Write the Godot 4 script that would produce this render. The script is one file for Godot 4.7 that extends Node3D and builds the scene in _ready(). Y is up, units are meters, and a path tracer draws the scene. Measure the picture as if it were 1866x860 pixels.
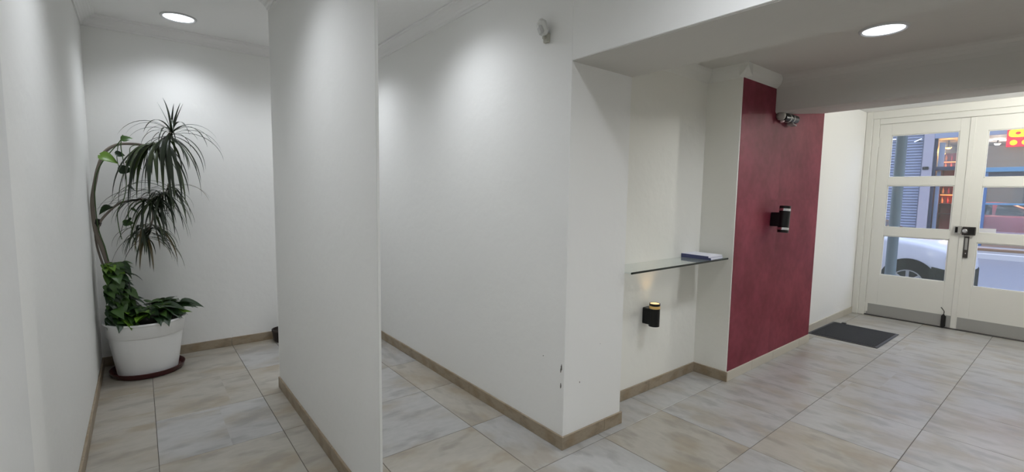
extends Node3D

const MAIN_H := 2.755
const HALL_H := 2.42
const VEST_H := 2.50
const COOL := Color(0.95, 0.97, 1.0)
const SKY_ENERGY := 4.4
const EXPOSURE := 1.0
const LAMP := 0.96
const LAMP_HALL := 1.5
const LAMP_VEST := 1.45

var used := {}
var rng := RandomNumberGenerator.new()
var M := {}

# ---------------------------------------------------------------- naming and tree helpers
func numbered(called: String) -> String:
	if not used.has(called):
		used[called] = 0
		return called
	used[called] += 1
	return "%s_%03d" % [called, used[called]]

func tag(o: Node3D, label: String, category: String, group := "", kind := "") -> Node3D:
	if label != "": o.set_meta("label", label)
	if category != "": o.set_meta("category", category)
	if group != "": o.set_meta("group", group)
	if kind != "": o.set_meta("kind", kind)
	return o

func thing(called: String, label: String, category: String, at := Vector3.ZERO, group := "") -> Node3D:
	var o := Node3D.new()
	o.name = numbered(called)
	add_child(o)
	o.position = at
	tag(o, label, category, group)
	return o

func part(called: String, st: SurfaceTool, m: Material, parent: Node3D) -> MeshInstance3D:
	st.generate_normals()
	var o := MeshInstance3D.new()
	o.mesh = st.commit()
	o.material_override = m
	o.name = called
	parent.add_child(o, true)
	return o

func mesh_part(called: String, mesh: Mesh, m: Material, parent: Node3D, t := Transform3D()) -> MeshInstance3D:
	var o := MeshInstance3D.new()
	o.mesh = mesh
	o.material_override = m
	o.name = called
	o.transform = t
	parent.add_child(o, true)
	return o

func single(called: String, st: SurfaceTool, m: Material, label: String, category: String, group := "", kind := "") -> MeshInstance3D:
	var o := part(numbered(called), st, m, self)
	tag(o, label, category, group, kind)
	return o

func struct(called: String, st: SurfaceTool, m: Material, label: String, category: String) -> MeshInstance3D:
	return single(called, st, m, label, category, "", "structure")

func struct_root(called: String, label: String, category: String) -> Node3D:
	var o := thing(called, label, category)
	o.set_meta("kind", "structure")
	return o

# ---------------------------------------------------------------- mesh helpers
func tool_() -> SurfaceTool:
	var st := SurfaceTool.new()
	st.begin(Mesh.PRIMITIVE_TRIANGLES)
	return st

func tri(st: SurfaceTool, a: Vector3, b: Vector3, c: Vector3) -> void:   # counter-clockwise seen from outside
	st.add_vertex(a); st.add_vertex(c); st.add_vertex(b)

func quad(st: SurfaceTool, a: Vector3, b: Vector3, c: Vector3, d: Vector3) -> void:
	tri(st, a, b, c); tri(st, a, c, d)

func cbox(st: SurfaceTool, c: Vector3, s: Vector3, bev := 0.0, bas := Basis()) -> void:
	st.set_smooth_group(-1)
	var h := s * 0.5
	var b := minf(bev, minf(h.x, minf(h.y, h.z)) * 0.9)
	var P := func(x: float, y: float, z: float) -> Vector3: return c + bas * Vector3(x, y, z)
	if b <= 0.0:
		for ax in 3:
			for sg in [-1.0, 1.0]:
				var n := Vector3.ZERO; n[ax] = sg
				var u := Vector3.ZERO; u[(ax + 1) % 3] = 1.0
				var v := n.cross(u)
				var o: Vector3 = n * h; var uu: Vector3 = u * h; var vv: Vector3 = v * h
				quad(st, c + bas * (o - uu - vv), c + bas * (o + uu - vv), c + bas * (o + uu + vv), c + bas * (o - uu + vv))
		return
	var ih := h - Vector3(b, b, b)
	for ax in 3:
		for sg in [-1.0, 1.0]:
			var n := Vector3.ZERO; n[ax] = sg
			var u := Vector3.ZERO; u[(ax + 1) % 3] = 1.0
			var v := n.cross(u)
			var o: Vector3 = n * h; var uu: Vector3 = u * ih; var vv: Vector3 = v * ih
			quad(st, c + bas * (o - uu - vv), c + bas * (o + uu - vv), c + bas * (o + uu + vv), c + bas * (o - uu + vv))
	for ax in 3:   # edges running along ax
		var a1 := (ax + 1) % 3
		var a2 := (ax + 2) % 3
		for s1 in [-1.0, 1.0]:
			for s2 in [-1.0, 1.0]:
				var p := Vector3.ZERO; p[a1] = s1 * h[a1]; p[a2] = s2 * ih[a2]
				var q := Vector3.ZERO; q[a1] = s1 * ih[a1]; q[a2] = s2 * h[a2]
				var e := Vector3.ZERO; e[ax] = ih[ax]
				_edge(st, c, bas, p, q, e)
	for sx in [-1.0, 1.0]:
		for sy in [-1.0, 1.0]:
			for sz in [-1.0, 1.0]:
				var a: Vector3 = P.call(sx * h.x, sy * ih.y, sz * ih.z)
				var bb: Vector3 = P.call(sx * ih.x, sy * h.y, sz * ih.z)
				var cc: Vector3 = P.call(sx * ih.x, sy * ih.y, sz * h.z)
				if sx * sy * sz > 0: tri(st, a, bb, cc)
				else: tri(st, a, cc, bb)

func _edge(st: SurfaceTool, c: Vector3, bas: Basis, p: Vector3, q: Vector3, e: Vector3) -> void:
	var n := (q - p).cross(e)
	if n.dot(p + q) < 0.0:
		quad(st, c + bas * (p - e), c + bas * (p + e), c + bas * (q + e), c + bas * (q - e))
	else:
		quad(st, c + bas * (p - e), c + bas * (q - e), c + bas * (q + e), c + bas * (p + e))

func span(st: SurfaceTool, lo: Vector3, hi: Vector3, bev := 0.0) -> void:
	cbox(st, (lo + hi) * 0.5, hi - lo, bev)

func box_st(lo: Vector3, hi: Vector3, bev := 0.0) -> SurfaceTool:
	var st := tool_()
	span(st, lo, hi, bev)
	return st

func lathe(st: SurfaceTool, prof: Array, segs := 32, at := Vector3.ZERO, bas := Basis(), grp := 1) -> void:
	# prof: Vector2(r, y) from bottom to top with the outside on the right hand; sharp corners split smoothing
	var g := grp
	for i in prof.size() - 1:
		var a: Vector2 = prof[i]
		var b: Vector2 = prof[i + 1]
		if i > 0:
			var d0: Vector2 = (a - prof[i - 1]).normalized()
			if d0.dot((b - a).normalized()) < 0.8: g += 1
		st.set_smooth_group(g)
		for k in segs:
			var t0 := TAU * k / segs
			var t1 := TAU * (k + 1) / segs
			if k == segs - 1: t1 = 0.0
			var p00 := at + bas * Vector3(a.x * cos(t0), a.y, -a.x * sin(t0))
			var p01 := at + bas * Vector3(a.x * cos(t1), a.y, -a.x * sin(t1))
			var p10 := at + bas * Vector3(b.x * cos(t0), b.y, -b.x * sin(t0))
			var p11 := at + bas * Vector3(b.x * cos(t1), b.y, -b.x * sin(t1))
			if a.x > 1e-6: tri(st, p00, p01, p11)
			if b.x > 1e-6: tri(st, p00, p11, p10)

func tube(st: SurfaceTool, pts: Array, r0: float, r1: float, segs := 8) -> void:
	st.set_smooth_group(1)
	var rings := []
	var up := Vector3(0.13, 0.2, 0.97)
	for i in pts.size():
		var d: Vector3 = (pts[mini(i + 1, pts.size() - 1)] - pts[maxi(i - 1, 0)]).normalized()
		var u := d.cross(up).normalized()
		var v := u.cross(d).normalized()
		var r := lerpf(r0, r1, float(i) / (pts.size() - 1))
		var ring := []
		for k in segs:
			var t := TAU * k / segs
			ring.append(pts[i] + (u * cos(t) + v * sin(t)) * r)
		rings.append(ring)
	for i in pts.size() - 1:
		for k in segs:
			var k1 := (k + 1) % segs
			quad(st, rings[i][k], rings[i][k1], rings[i + 1][k1], rings[i + 1][k])
	for e in [0, pts.size() - 1]:
		st.set_smooth_group(2 + e)
		for k in segs:
			var k1 := (k + 1) % segs
			if e == 0: tri(st, pts[e], rings[e][k1], rings[e][k])
			else: tri(st, pts[e], rings[e][k], rings[e][k1])

func curve(ctrl: Array, n := 24) -> Array:   # Catmull-Rom through points
	var out := []
	for i in n + 1:
		var f := float(i) / n * (ctrl.size() - 1)
		var k := mini(int(f), ctrl.size() - 2)
		var t := f - k
		var p0: Vector3 = ctrl[maxi(k - 1, 0)]
		var p1: Vector3 = ctrl[k]
		var p2: Vector3 = ctrl[k + 1]
		var p3: Vector3 = ctrl[mini(k + 2, ctrl.size() - 1)]
		out.append(p1.cubic_interpolate(p2, p0, p3, t))
	return out

func extrude(st: SurfaceTool, poly: Array, origin: Vector3, u: Vector3, v: Vector3, w: Vector3) -> void:
	# poly counter-clockwise in (u, v); extruded by w. u x v must point along -w for outward caps
	st.set_smooth_group(-1)
	var pk := PackedVector2Array(poly)
	var flip := u.cross(v).dot(w) > 0.0
	if Geometry2D.is_polygon_clockwise(pk): pk.reverse()
	var n := pk.size()
	var P := func(i: int, s: float) -> Vector3: return origin + u * pk[i].x + v * pk[i].y + w * s
	for i in n:
		var j := (i + 1) % n
		if flip: quad(st, P.call(i, 0.0), P.call(j, 0.0), P.call(j, 1.0), P.call(i, 1.0))
		else: quad(st, P.call(j, 0.0), P.call(i, 0.0), P.call(i, 1.0), P.call(j, 1.0))
	var ids := Geometry2D.triangulate_polygon(pk)
	for k in range(0, ids.size(), 3):
		var a := ids[k]; var b := ids[k + 1]; var c := ids[k + 2]
		if (pk[b] - pk[a]).cross(pk[c] - pk[a]) < 0.0:
			var s := b; b = c; c = s
		if flip:
			tri(st, P.call(a, 1.0), P.call(b, 1.0), P.call(c, 1.0)); tri(st, P.call(a, 0.0), P.call(c, 0.0), P.call(b, 0.0))
		else:
			tri(st, P.call(a, 1.0), P.call(c, 1.0), P.call(b, 1.0)); tri(st, P.call(a, 0.0), P.call(b, 0.0), P.call(c, 0.0))

# ---------------------------------------------------------------- materials
func mat(c: Color, rough := 0.6, metal := 0.0) -> StandardMaterial3D:
	var m := StandardMaterial3D.new()
	m.albedo_color = c
	m.roughness = rough
	m.metallic = metal
	return m

func glow(c: Color, e: float) -> StandardMaterial3D:
	var m := mat(c, 0.5)
	m.emission_enabled = true
	m.emission = c
	m.emission_energy_multiplier = e
	return m

func noise_tex(freq: float, octaves: int, sd: int, size := 256) -> NoiseTexture2D:
	var n := FastNoiseLite.new()
	n.noise_type = FastNoiseLite.TYPE_SIMPLEX_SMOOTH
	n.frequency = freq
	n.fractal_octaves = octaves
	n.seed = sd
	var t := NoiseTexture2D.new()
	t.width = size
	t.height = size
	t.seamless = true
	t.noise = n
	return t

func plaster(c: Color, rough: float) -> StandardMaterial3D:
	var m := mat(c, rough)
	m.uv1_triplanar = true
	m.uv1_world_triplanar = true
	m.uv1_scale = Vector3(1.6, 1.6, 1.6)
	m.heightmap_enabled = true
	m.heightmap_scale = 0.12
	m.heightmap_texture = plaster_noise
	return m

var plaster_noise: NoiseTexture2D

func tile_image() -> ImageTexture:
	var W := 768
	var im := Image.create(W, W, false, Image.FORMAT_RGB8)
	var a := FastNoiseLite.new(); a.seed = 11; a.frequency = 0.006; a.fractal_octaves = 4
	var b := FastNoiseLite.new(); b.seed = 12; b.frequency = 0.012; b.fractal_octaves = 5
	var c := FastNoiseLite.new(); c.seed = 13; c.frequency = 0.05; c.fractal_octaves = 3
	var light := Color(0.675, 0.67, 0.658)
	var beige := Color(0.605, 0.57, 0.515)
	var grey := Color(0.575, 0.565, 0.55)
	for y in W:
		for x in W:
			var n1 := clampf(a.get_noise_2d(x * 0.8, y * 1.3) * 1.4 + 0.40, 0.0, 1.0)
			var n2 := clampf(b.get_noise_2d(x * 0.6 + 900.0, y * 1.3) * 2.2 - 0.15, 0.0, 1.0)
			var n3 := c.get_noise_2d(x * 0.5, y * 1.0) * 0.022
			var k := light.lerp(beige, n1 * n1 * 0.7).lerp(grey, n2 * 0.75)
			im.set_pixel(x, y, Color(k.r + n3, k.g + n3, k.b + n3))
	return ImageTexture.create_from_image(im)

func red_image() -> ImageTexture:
	var W := 512
	var im := Image.create(W, W, false, Image.FORMAT_RGB8)
	var a := FastNoiseLite.new(); a.seed = 21; a.frequency = 0.008; a.fractal_octaves = 4
	var b := FastNoiseLite.new(); b.seed = 22; b.frequency = 0.03; b.fractal_octaves = 4
	for y in W:
		for x in W:
			var n := a.get_noise_2d(x * 0.7, y * 0.7) * 0.7 + b.get_noise_2d(x, y) * 0.35
			im.set_pixel(x, y, Color(0.43, 0.15, 0.20).lerp(Color(0.53, 0.23, 0.285), clampf(n + 0.45, 0.0, 1.0)))
	return ImageTexture.create_from_image(im)

func make_materials() -> void:
	plaster_noise = noise_tex(0.02, 5, 4)
	M.wall = plaster(Color(0.928, 0.925, 0.91), 0.62)
	M.ceiling = plaster(Color(0.93, 0.925, 0.915), 0.8)
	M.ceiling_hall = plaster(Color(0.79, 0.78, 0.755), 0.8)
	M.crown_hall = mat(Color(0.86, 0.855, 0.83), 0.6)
	M.wall_shade_tint = plaster(Color(0.925, 0.918, 0.885), 0.62)  # white plaster with the yellowish shade of the niche put into the colour
	M.wall_grey = plaster(Color(0.885, 0.885, 0.875), 0.62)
	M.crown = mat(Color(0.92, 0.915, 0.905), 0.6)
	M.tile = mat(Color.WHITE, 0.3)
	M.tile.albedo_texture = tile_image()
	M.tile.metallic_specular = 0.45
	M.tile_warm = M.tile.duplicate()
	M.tile_warm.albedo_color = Color(0.985, 0.962, 0.918)
	M.grout = mat(Color(0.36, 0.34, 0.31), 0.9)
	M.base = mat(Color(0.90, 0.825, 0.72), 0.45)
	M.base.albedo_texture = M.tile.albedo_texture
	M.base.uv1_triplanar = true
	M.base.uv1_world_triplanar = true
	M.base.uv1_scale = Vector3(1.3, 1.3, 1.3)
	M.base_lit = mat(Color(0.76, 0.735, 0.68), 0.45)  # skirting beige lightened, light from the door side is in the colour
	M.red = mat(Color.WHITE, 0.55)
	M.red.metallic_specular = 0.35
	M.red.albedo_texture = red_image()
	M.red.uv1_triplanar = true
	M.red.uv1_world_triplanar = true
	M.red.uv1_scale = Vector3(0.7, 0.7, 0.7)
	M.doorpaint = mat(Color(0.91, 0.907, 0.885), 0.35)
	M.steel = mat(Color(0.70, 0.70, 0.69), 0.48, 0.65)
	M.steel_dark = mat(Color(0.36, 0.35, 0.34), 0.35, 0.9)
	M.chrome = mat(Color(0.85, 0.85, 0.86), 0.15, 1.0)
	M.black = mat(Color(0.035, 0.035, 0.038), 0.45)
	M.rubber = mat(Color(0.09, 0.10, 0.10), 0.9)
	M.rubber.metallic_specular = 0.2
	M.blackmetal = mat(Color(0.05, 0.05, 0.052), 0.35, 0.3)
	M.pane = mat(Color(0.9, 0.95, 0.95, 0.06), 0.02)
	M.pane.transparency = BaseMaterial3D.TRANSPARENCY_ALPHA
	M.pane.metallic_specular = 0.28
	M.shelf = mat(Color(0.72, 0.82, 0.78, 0.16), 0.03)
	M.shelf.transparency = BaseMaterial3D.TRANSPARENCY_ALPHA
	M.shelf_edge = mat(Color(0.06, 0.11, 0.09), 0.1)
	M.plastic = mat(Color(0.86, 0.86, 0.84), 0.45)
	M.pot = mat(Color(0.965, 0.965, 0.96), 0.4)
	M.saucer = mat(Color(0.27, 0.09, 0.085), 0.35)
	M.soil = mat(Color(0.12, 0.09, 0.07), 0.95)
	M.cane = mat(Color(0.54, 0.50, 0.46), 0.85)
	M.darkpot = mat(Color(0.16, 0.12, 0.11), 0.5)
	M.leaf_a = leafmat(Color(0.13, 0.17, 0.10))
	M.leaf_b = leafmat(Color(0.21, 0.26, 0.13))
	M.leaf_c = leafmat(Color(0.34, 0.30, 0.19))
	M.ivy_a = leafmat(Color(0.14, 0.23, 0.12))
	M.ivy_b = leafmat(Color(0.24, 0.36, 0.15))
	M.ivy_c = leafmat(Color(0.38, 0.52, 0.16))
	M.lamp_trim = mat(Color(0.80, 0.80, 0.80), 0.3)
	M.diffuser = glow(Color(0.93, 0.96, 1.0), 4.0)
	M.paper = mat(Color(0.90, 0.90, 0.93), 0.7)
	M.bluecover = mat(Color(0.30, 0.32, 0.50), 0.5)
	M.mat_fibre = mat(Color(0.15, 0.156, 0.168), 0.95)
	M.mat_edge = mat(Color(0.25, 0.25, 0.255), 0.6)
	M.asphalt = plaster(Color(0.50, 0.51, 0.53), 0.9)
	M.pavement = plaster(Color(0.66, 0.65, 0.64), 0.85)
	M.kerb = mat(Color(0.80, 0.79, 0.77), 0.8)

func leafmat(c: Color) -> StandardMaterial3D:
	var m := mat(c, 0.38)
	m.cull_mode = BaseMaterial3D.CULL_DISABLED
	m.backlight_enabled = true
	m.backlight = Color(c.r * 0.5, c.g * 0.5, c.b * 0.4)
	return m

# ---------------------------------------------------------------- lamps
func downlight(at: Vector3, label: String, energy: float, tint: Color, angle := 62.0) -> void:
	var t := thing("ceiling_downlight", label, "ceiling light", at, "round ceiling downlights")
	var st := tool_()
	lathe(st, [Vector2(0.098, 0.0), Vector2(0.098, -0.006), Vector2(0.106, -0.011), Vector2(0.114, -0.009), Vector2(0.118, -0.003), Vector2(0.118, 0.0)], 40)
	part("trim_ring", st, M.lamp_trim, t)
	st = tool_()
	lathe(st, [Vector2(0.0, -0.0045), Vector2(0.098, -0.004), Vector2(0.098, -0.0005), Vector2(0.0, -0.0005)], 40)
	part("diffuser", st, M.diffuser, t)
	var l := SpotLight3D.new()
	l.name = "lamp_light"
	l.light_color = tint
	l.light_energy = energy
	l.spot_angle = angle
	l.spot_angle_attenuation = 1.0
	l.spot_range = 14.0
	l.spot_attenuation = 2.0
	l.light_size = 0.07
	l.shadow_enabled = true
	l.position = Vector3(0, -0.03, 0)
	l.rotation_degrees = Vector3(-90, 0, 0)
	t.add_child(l)

func globe_light(at: Vector3, label: String, energy: float, tint: Color) -> void:
	var t := thing("ceiling_light", label, "ceiling light", at)
	var st := tool_()
	lathe(st, [Vector2(0, -0.07), Vector2(0.012, -0.07), Vector2(0.012, -0.02), Vector2(0.06, -0.015), Vector2(0.065, 0.0), Vector2(0, 0.0)], 32)
	part("stem", st, M.lamp_trim, t)
	st = tool_()
	var prof := []
	for k in 15: prof.append(Vector2(sin(PI * k / 14.0) * 0.075, -0.145 - cos(PI * k / 14.0) * 0.075))
	lathe(st, prof, 32)
	part("lamp_shade", st, glow(tint, 2.5), t)
	var l := OmniLight3D.new()
	l.name = "lamp_light"
	l.light_color = tint
	l.light_energy = energy
	l.omni_range = 14.0
	l.omni_attenuation = 2.0
	l.light_size = 0.05
	l.shadow_enabled = true
	l.position = Vector3(0, -0.145, 0)
	t.add_child(l)

# ================================================================ the scene
func _ready() -> void:
	rng.seed = 77
	# camera
	var cam := Camera3D.new()
	cam.name = "camera"
	cam.transform = Transform3D(Basis(Vector3(0.780887, 0.014478, 0.624505), Vector3(0.045742, 0.995722, -0.080279), Vector3(-0.622996, 0.091255, 0.776884)), Vector3(0, 1.45, 0))
	cam.keep_aspect = Camera3D.KEEP_HEIGHT
	cam.fov = 53.83
	cam.near = 0.05
	cam.far = 200.0
	add_child(cam)
	cam.make_current()
	# sky and exposure
	var env := Environment.new()
	var sky := Sky.new()
	var sm := ProceduralSkyMaterial.new()
	sm.sky_top_color = Color(0.645, 0.695, 0.83)
	sm.sky_horizon_color = Color(0.74, 0.79, 0.88)
	sm.ground_bottom_color = Color(0.3, 0.3, 0.32)
	sm.ground_horizon_color = Color(0.5, 0.52, 0.55)
	sm.sky_energy_multiplier = 1.0
	sky.sky_material = sm
	env.background_mode = Environment.BG_SKY
	env.sky = sky
	env.background_energy_multiplier = SKY_ENERGY
	env.tonemap_mode = Environment.TONE_MAPPER_LINEAR
	env.tonemap_exposure = EXPOSURE
	env.sdfgi_enabled = true
	env.ssao_enabled = true
	env.ssil_enabled = true
	var we := WorldEnvironment.new()
	we.name = "world_environment"
	we.environment = env
	add_child(we)

	make_materials()
	# room lamps and added fill lamps
	downlight(Vector3(0.30, MAIN_H, -4.49), "round lit ceiling downlight above the potted plant", LAMP * 0.9, COOL, 69.0)
	downlight(Vector3(0.20, MAIN_H, -2.45), "round ceiling downlight above the passage in front of the plant", LAMP, COOL, 66.0)
	downlight(Vector3(0.40, MAIN_H, -0.50), "round ceiling downlight above the viewer", LAMP * 1.0, COOL, 76.0)
	downlight(Vector3(1.29, MAIN_H, -4.25), "round ceiling downlight behind the thin white partition", LAMP, COOL, 72.0)
	downlight(Vector3(1.29, MAIN_H, -2.65), "round ceiling downlight in front of the long bare wall", LAMP, COOL, 72.0)
	downlight(Vector3(1.29, MAIN_H, -0.55), "round ceiling downlight near the wide opening to the hall", LAMP * 1.3, COOL, 82.0)
	downlight(Vector3(3.38, HALL_H, -0.835), "round lit ceiling downlight in the hall before the maroon wall", LAMP_HALL, COOL, 78.0)
	downlight(Vector3(3.38, HALL_H, 1.15), "added round fill downlight in the hall to the right of the viewer", LAMP_HALL * 0.75, COOL, 78.0)  # extra lamp out of view, added to brighten the hall floor
	downlight(Vector3(0.55, MAIN_H, 1.25), "added round fill downlight behind the viewer, nearer the left wall", LAMP * 0.9, COOL, 78.0)  # unseen fill lamp, added to lift header, pillar and niche
	downlight(Vector3(1.25, MAIN_H, 1.9), "added round fill downlight behind the viewer, nearer the opening", LAMP * 0.9, COOL, 78.0)  # another unseen lamp added as fill from behind
	globe_light(Vector3(5.95, VEST_H, 0.10), "white globe lamp on a short stem under the vestibule ceiling", LAMP_VEST, Color(1.0, 0.998, 0.965))

	build_shell()
	build_floor()
	build_trims()
	build_doors()
	build_plant()
	build_fittings()
	build_street()


# ---------------------------------------------------------------- room shell
func build_shell() -> void:
	struct("wall_left", box_st(Vector3(-0.44, 0, -5.07), Vector3(-0.29, 2.9, -1.79)), M.wall, "white plastered wall along the left side of the potted plant", "wall")
	struct("wall_left_front", box_st(Vector3(-0.44, 0, -1.79), Vector3(-0.262, 2.9, 2.6), 0.003), M.wall_grey, "slightly thicker white wall section at the far left edge of the view", "wall")
	struct("wall_back", box_st(Vector3(-0.44, 0, -5.07), Vector3(1.9, 2.9, -4.92)), M.wall, "white end wall behind the potted plant", "wall")
	var bw := struct("wall_partition", box_st(Vector3(0.755, 0, -3.66), Vector3(0.764, 2.9, -1.823)), M.wall, "thin free-standing white partition between the plant passage and the hall", "wall")
	part("edge_strip", box_st(Vector3(0.7535, 0, -1.823), Vector3(0.7655, 2.9, -1.8185), 0.001), M.plastic, bw)
	part("end_cap", box_st(Vector3(0.7535, 0, -3.664), Vector3(0.7655, 2.9, -3.66), 0.001), M.wall, bw)
	var wa := struct("wall_right", box_st(Vector3(1.82, 0, -5.07), Vector3(2.33, 2.9, -1.784), 0.002), M.wall, "long bare white wall ending in a pillar with a chipped corner", "wall")
	for c in [[Vector3(1.8195, 0.475, -1.805), 0.014, 0.045], [Vector3(1.8195, 0.455, -1.81), 0.008, 0.03], [Vector3(1.8195, 0.368, -1.807), 0.010, 0.04], [Vector3(1.8195, 0.50, -1.957), 0.008, 0.008]]:
		chip(c[0], Vector3(0, 0, 1), c[1], c[2], wa)
	chip(Vector3(1.949, 0.365, -1.7835), Vector3(1, 0, 0), 0.005, 0.016, wa)
	chip(Vector3(2.12, 0.56, -1.7835), Vector3(1, 0, 0), 0.004, 0.005, wa)
	struct("wall_header", box_st(Vector3(1.82, 2.155, -1.786), Vector3(2.33, 2.9, 2.6), 0.003), M.wall, "deep white beam over the wide opening between passage and hall", "beam")
	part("soffit_shade", box_st(Vector3(1.826, 2.151, -1.784), Vector3(2.334, 2.1552, 2.5)), M.ceiling_hall, get_node("wall_header"))  # thin panel added, shade of the header underside is in its colour
	struct("wall_niche", box_st(Vector3(2.33, 0, -2.12), Vector3(3.60, 2.6, -1.98)), M.wall_shade_tint, "white back wall of the niche holding the glass shelf", "wall")
	# maroon block with white flank
	var rb := struct("wall_red", box_st(Vector3(3.543, 0, -2.12), Vector3(5.222, 2.6, -1.703), 0.002), M.wall_shade_tint, "projecting wall block whose front is painted maroon", "wall")
	part("maroon_paint", box_st(Vector3(3.552, 0.078, -1.704), Vector3(5.218, 2.335, -1.7)), M.red, rb).set_meta("label", "mottled maroon paint")
	struct("wall_vestibule", box_st(Vector3(5.222, 0, -2.12), Vector3(7.09, 2.6, -1.832)), M.wall, "bright white side wall of the entrance vestibule beside the door mat", "wall")
	struct("wall_front", box_st(Vector3(-0.44, 0, 2.5), Vector3(7.3, 2.9, 2.65)), M.wall, "white wall behind the viewer", "wall")
	# entrance wall round the doors
	var ew := tool_()
	span(ew, Vector3(7.04, 0, -2.12), Vector3(7.3, 2.6, -1.80))
	span(ew, Vector3(7.04, 2.425, -1.80), Vector3(7.3, 2.6, 0.10))
	span(ew, Vector3(7.04, 0, 0.06), Vector3(7.3, 2.6, 2.65))
	struct("wall_entrance", ew, M.wall, "white wall framing the glazed double entrance door", "wall")
	struct("ceiling", box_st(Vector3(-0.44, MAIN_H, -5.07), Vector3(1.83, 2.95, 2.65)), M.ceiling, "high white ceiling over the plant passage", "ceiling")
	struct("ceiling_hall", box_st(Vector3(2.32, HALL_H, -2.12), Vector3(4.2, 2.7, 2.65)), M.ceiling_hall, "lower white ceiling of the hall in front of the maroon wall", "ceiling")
	struct("ceiling_vestibule", box_st(Vector3(5.0, VEST_H, -2.12), Vector3(7.3, 2.75, 2.65)), M.ceiling, "white ceiling over the entrance vestibule", "ceiling")
	# beam before the vestibule: underside slopes up towards the street
	var st := tool_()
	var poly := [Vector2(4.122, 2.150), Vector2(4.140, 2.137), Vector2(4.18, 2.137), Vector2(5.16, 2.256), Vector2(5.17, 2.75), Vector2(4.02, 2.75), Vector2(4.02, 2.421), Vector2(4.05, 2.416), Vector2(4.075, 2.406), Vector2(4.095, 2.39), Vector2(4.110, 2.366), Vector2(4.119, 2.335), Vector2(4.122, 2.30)]
	extrude(st, poly, Vector3(0, 0, 2.55), Vector3(1, 0, 0), Vector3(0, 1, 0), Vector3(0, 0, -4.255))
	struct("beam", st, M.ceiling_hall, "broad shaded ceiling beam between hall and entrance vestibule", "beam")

func chip(at: Vector3, u: Vector3, w: float, h: float, parent: Node3D) -> void:
	var st := tool_()
	var poly := []
	for k in 9:
		var t := TAU * k / 9.0
		var r := rng.randf_range(0.55, 1.0)
		poly.append(Vector2(cos(t) * w * 0.5 * r, sin(t) * h * 0.5 * r))
	extrude(st, poly, at, u, Vector3.UP, u.cross(Vector3.UP) * 0.0012)
	part("paint_chip", st, CHIP(), parent)

var _chip: StandardMaterial3D
func CHIP() -> StandardMaterial3D:
	if _chip == null: _chip = mat(Color(0.42, 0.40, 0.38), 0.9)
	return _chip

# ---------------------------------------------------------------- floor tiles
func tile_mesh(x0: float, x1: float, z0: float, z1: float, along_z: bool) -> ArrayMesh:
	var st := tool_()
	st.set_smooth_group(-1)
	var b := 0.0015
	var uo := Vector2(rng.randf(), rng.randf())
	var sg := 1.0 if rng.randf() < 0.5 else -1.0
	var U := func(p: Vector3) -> Vector2:
		var q := Vector2(p.z - z0, p.x - x0) if along_z else Vector2(p.x - x0, p.z - z0)
		return uo + q * 0.5 * sg
	var put := func(a: Vector3, bb: Vector3, c: Vector3, d: Vector3):
		for v in [a, c, bb, a, d, c]:
			st.set_uv(U.call(v)); st.add_vertex(v)
	var g := 0.0016
	x0 += g; x1 -= g; z0 += g; z1 -= g
	var t := [Vector3(x0 + b, 0, z0 + b), Vector3(x0 + b, 0, z1 - b), Vector3(x1 - b, 0, z1 - b), Vector3(x1 - b, 0, z0 + b)]
	var e := [Vector3(x0, -b, z0), Vector3(x0, -b, z1), Vector3(x1, -b, z1), Vector3(x1, -b, z0)]
	put.call(t[0], t[1], t[2], t[3])
	for k in 4:
		var j := (k + 1) % 4
		put.call(e[k], e[j], t[j], t[k])
		put.call(e[k] + Vector3(0, -0.007, 0), e[j] + Vector3(0, -0.007, 0), e[j], e[k])
	put.call(e[3] + Vector3(0, -0.007, 0), e[2] + Vector3(0, -0.007, 0), e[1] + Vector3(0, -0.007, 0), e[0] + Vector3(0, -0.007, 0))
	st.generate_normals()
	return st.commit()

func build_floor() -> void:
	var fl := struct("floor", box_st(Vector3(-0.5, -0.16, -5.1), Vector3(7.12, -0.0022, 2.65)), M.grout, "beige and grey stone-look tiled floor with thin dark joints", "floor")
	var zl := [-4.92, -4.75, -4.15, -3.55, -2.957, -2.315, -1.722, -1.133, -0.566, 0.0, 0.57, 1.14, 1.71, 2.28, 2.5]
	var xa := [-0.29, 0.019, 0.62, 0.76]
	var xb := [0.76, 0.957, 1.555, 2.115, 2.70, 3.25, 3.80, 4.35, 4.90, 5.45, 6.0, 6.55, 7.06]
	var xc := [-0.29, 0.019, 0.62, 0.957, 1.555, 1.85]
	for j in zl.size() - 1:
		var rows := [xc] if zl[j] < -3.6 else [xa, xb]
		for xs in rows:
			for i in xs.size() - 1:
				var x0: float = xs[i]
				var x1: float = xs[i + 1]
				if x0 > 1.9 and zl[j + 1] < -2.0: continue
				var warm := rng.randf() < (0.75 if x0 < 0.7 else (0.45 if x0 < 2.2 else 0.08))
				mesh_part("tile", tile_mesh(x0, x1, zl[j], zl[j + 1], x0 > 1.5), M.tile_warm if warm else M.tile, fl)

# ---------------------------------------------------------------- skirting and mouldings
func skirting(called: String, label: String, from: Vector3, to: Vector3, n: Vector3, joints: Array, h := 0.078) -> void:
	var root := struct_root(called, label, "baseboard")
	var d := to - from
	var L := d.length()
	d /= L
	var cuts := [0.0]
	cuts.append_array(joints)
	cuts.append(L)
	for k in cuts.size() - 1:
		var a: float = cuts[k] + (0.001 if k > 0 else 0.0)
		var b: float = cuts[k + 1] - (0.001 if k < cuts.size() - 2 else 0.0)
		var p := from + d * a
		var q := from + d * b + n * 0.012 + Vector3(0, h, 0)
		var lo := Vector3(minf(p.x, q.x), 0.0, minf(p.z, q.z))
		var hi := Vector3(maxf(p.x, q.x), h, maxf(p.z, q.z))
		part("tile", box_st(lo, hi, 0.002), M.base_lit if label.begins_with("pale") else M.base, root)

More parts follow.
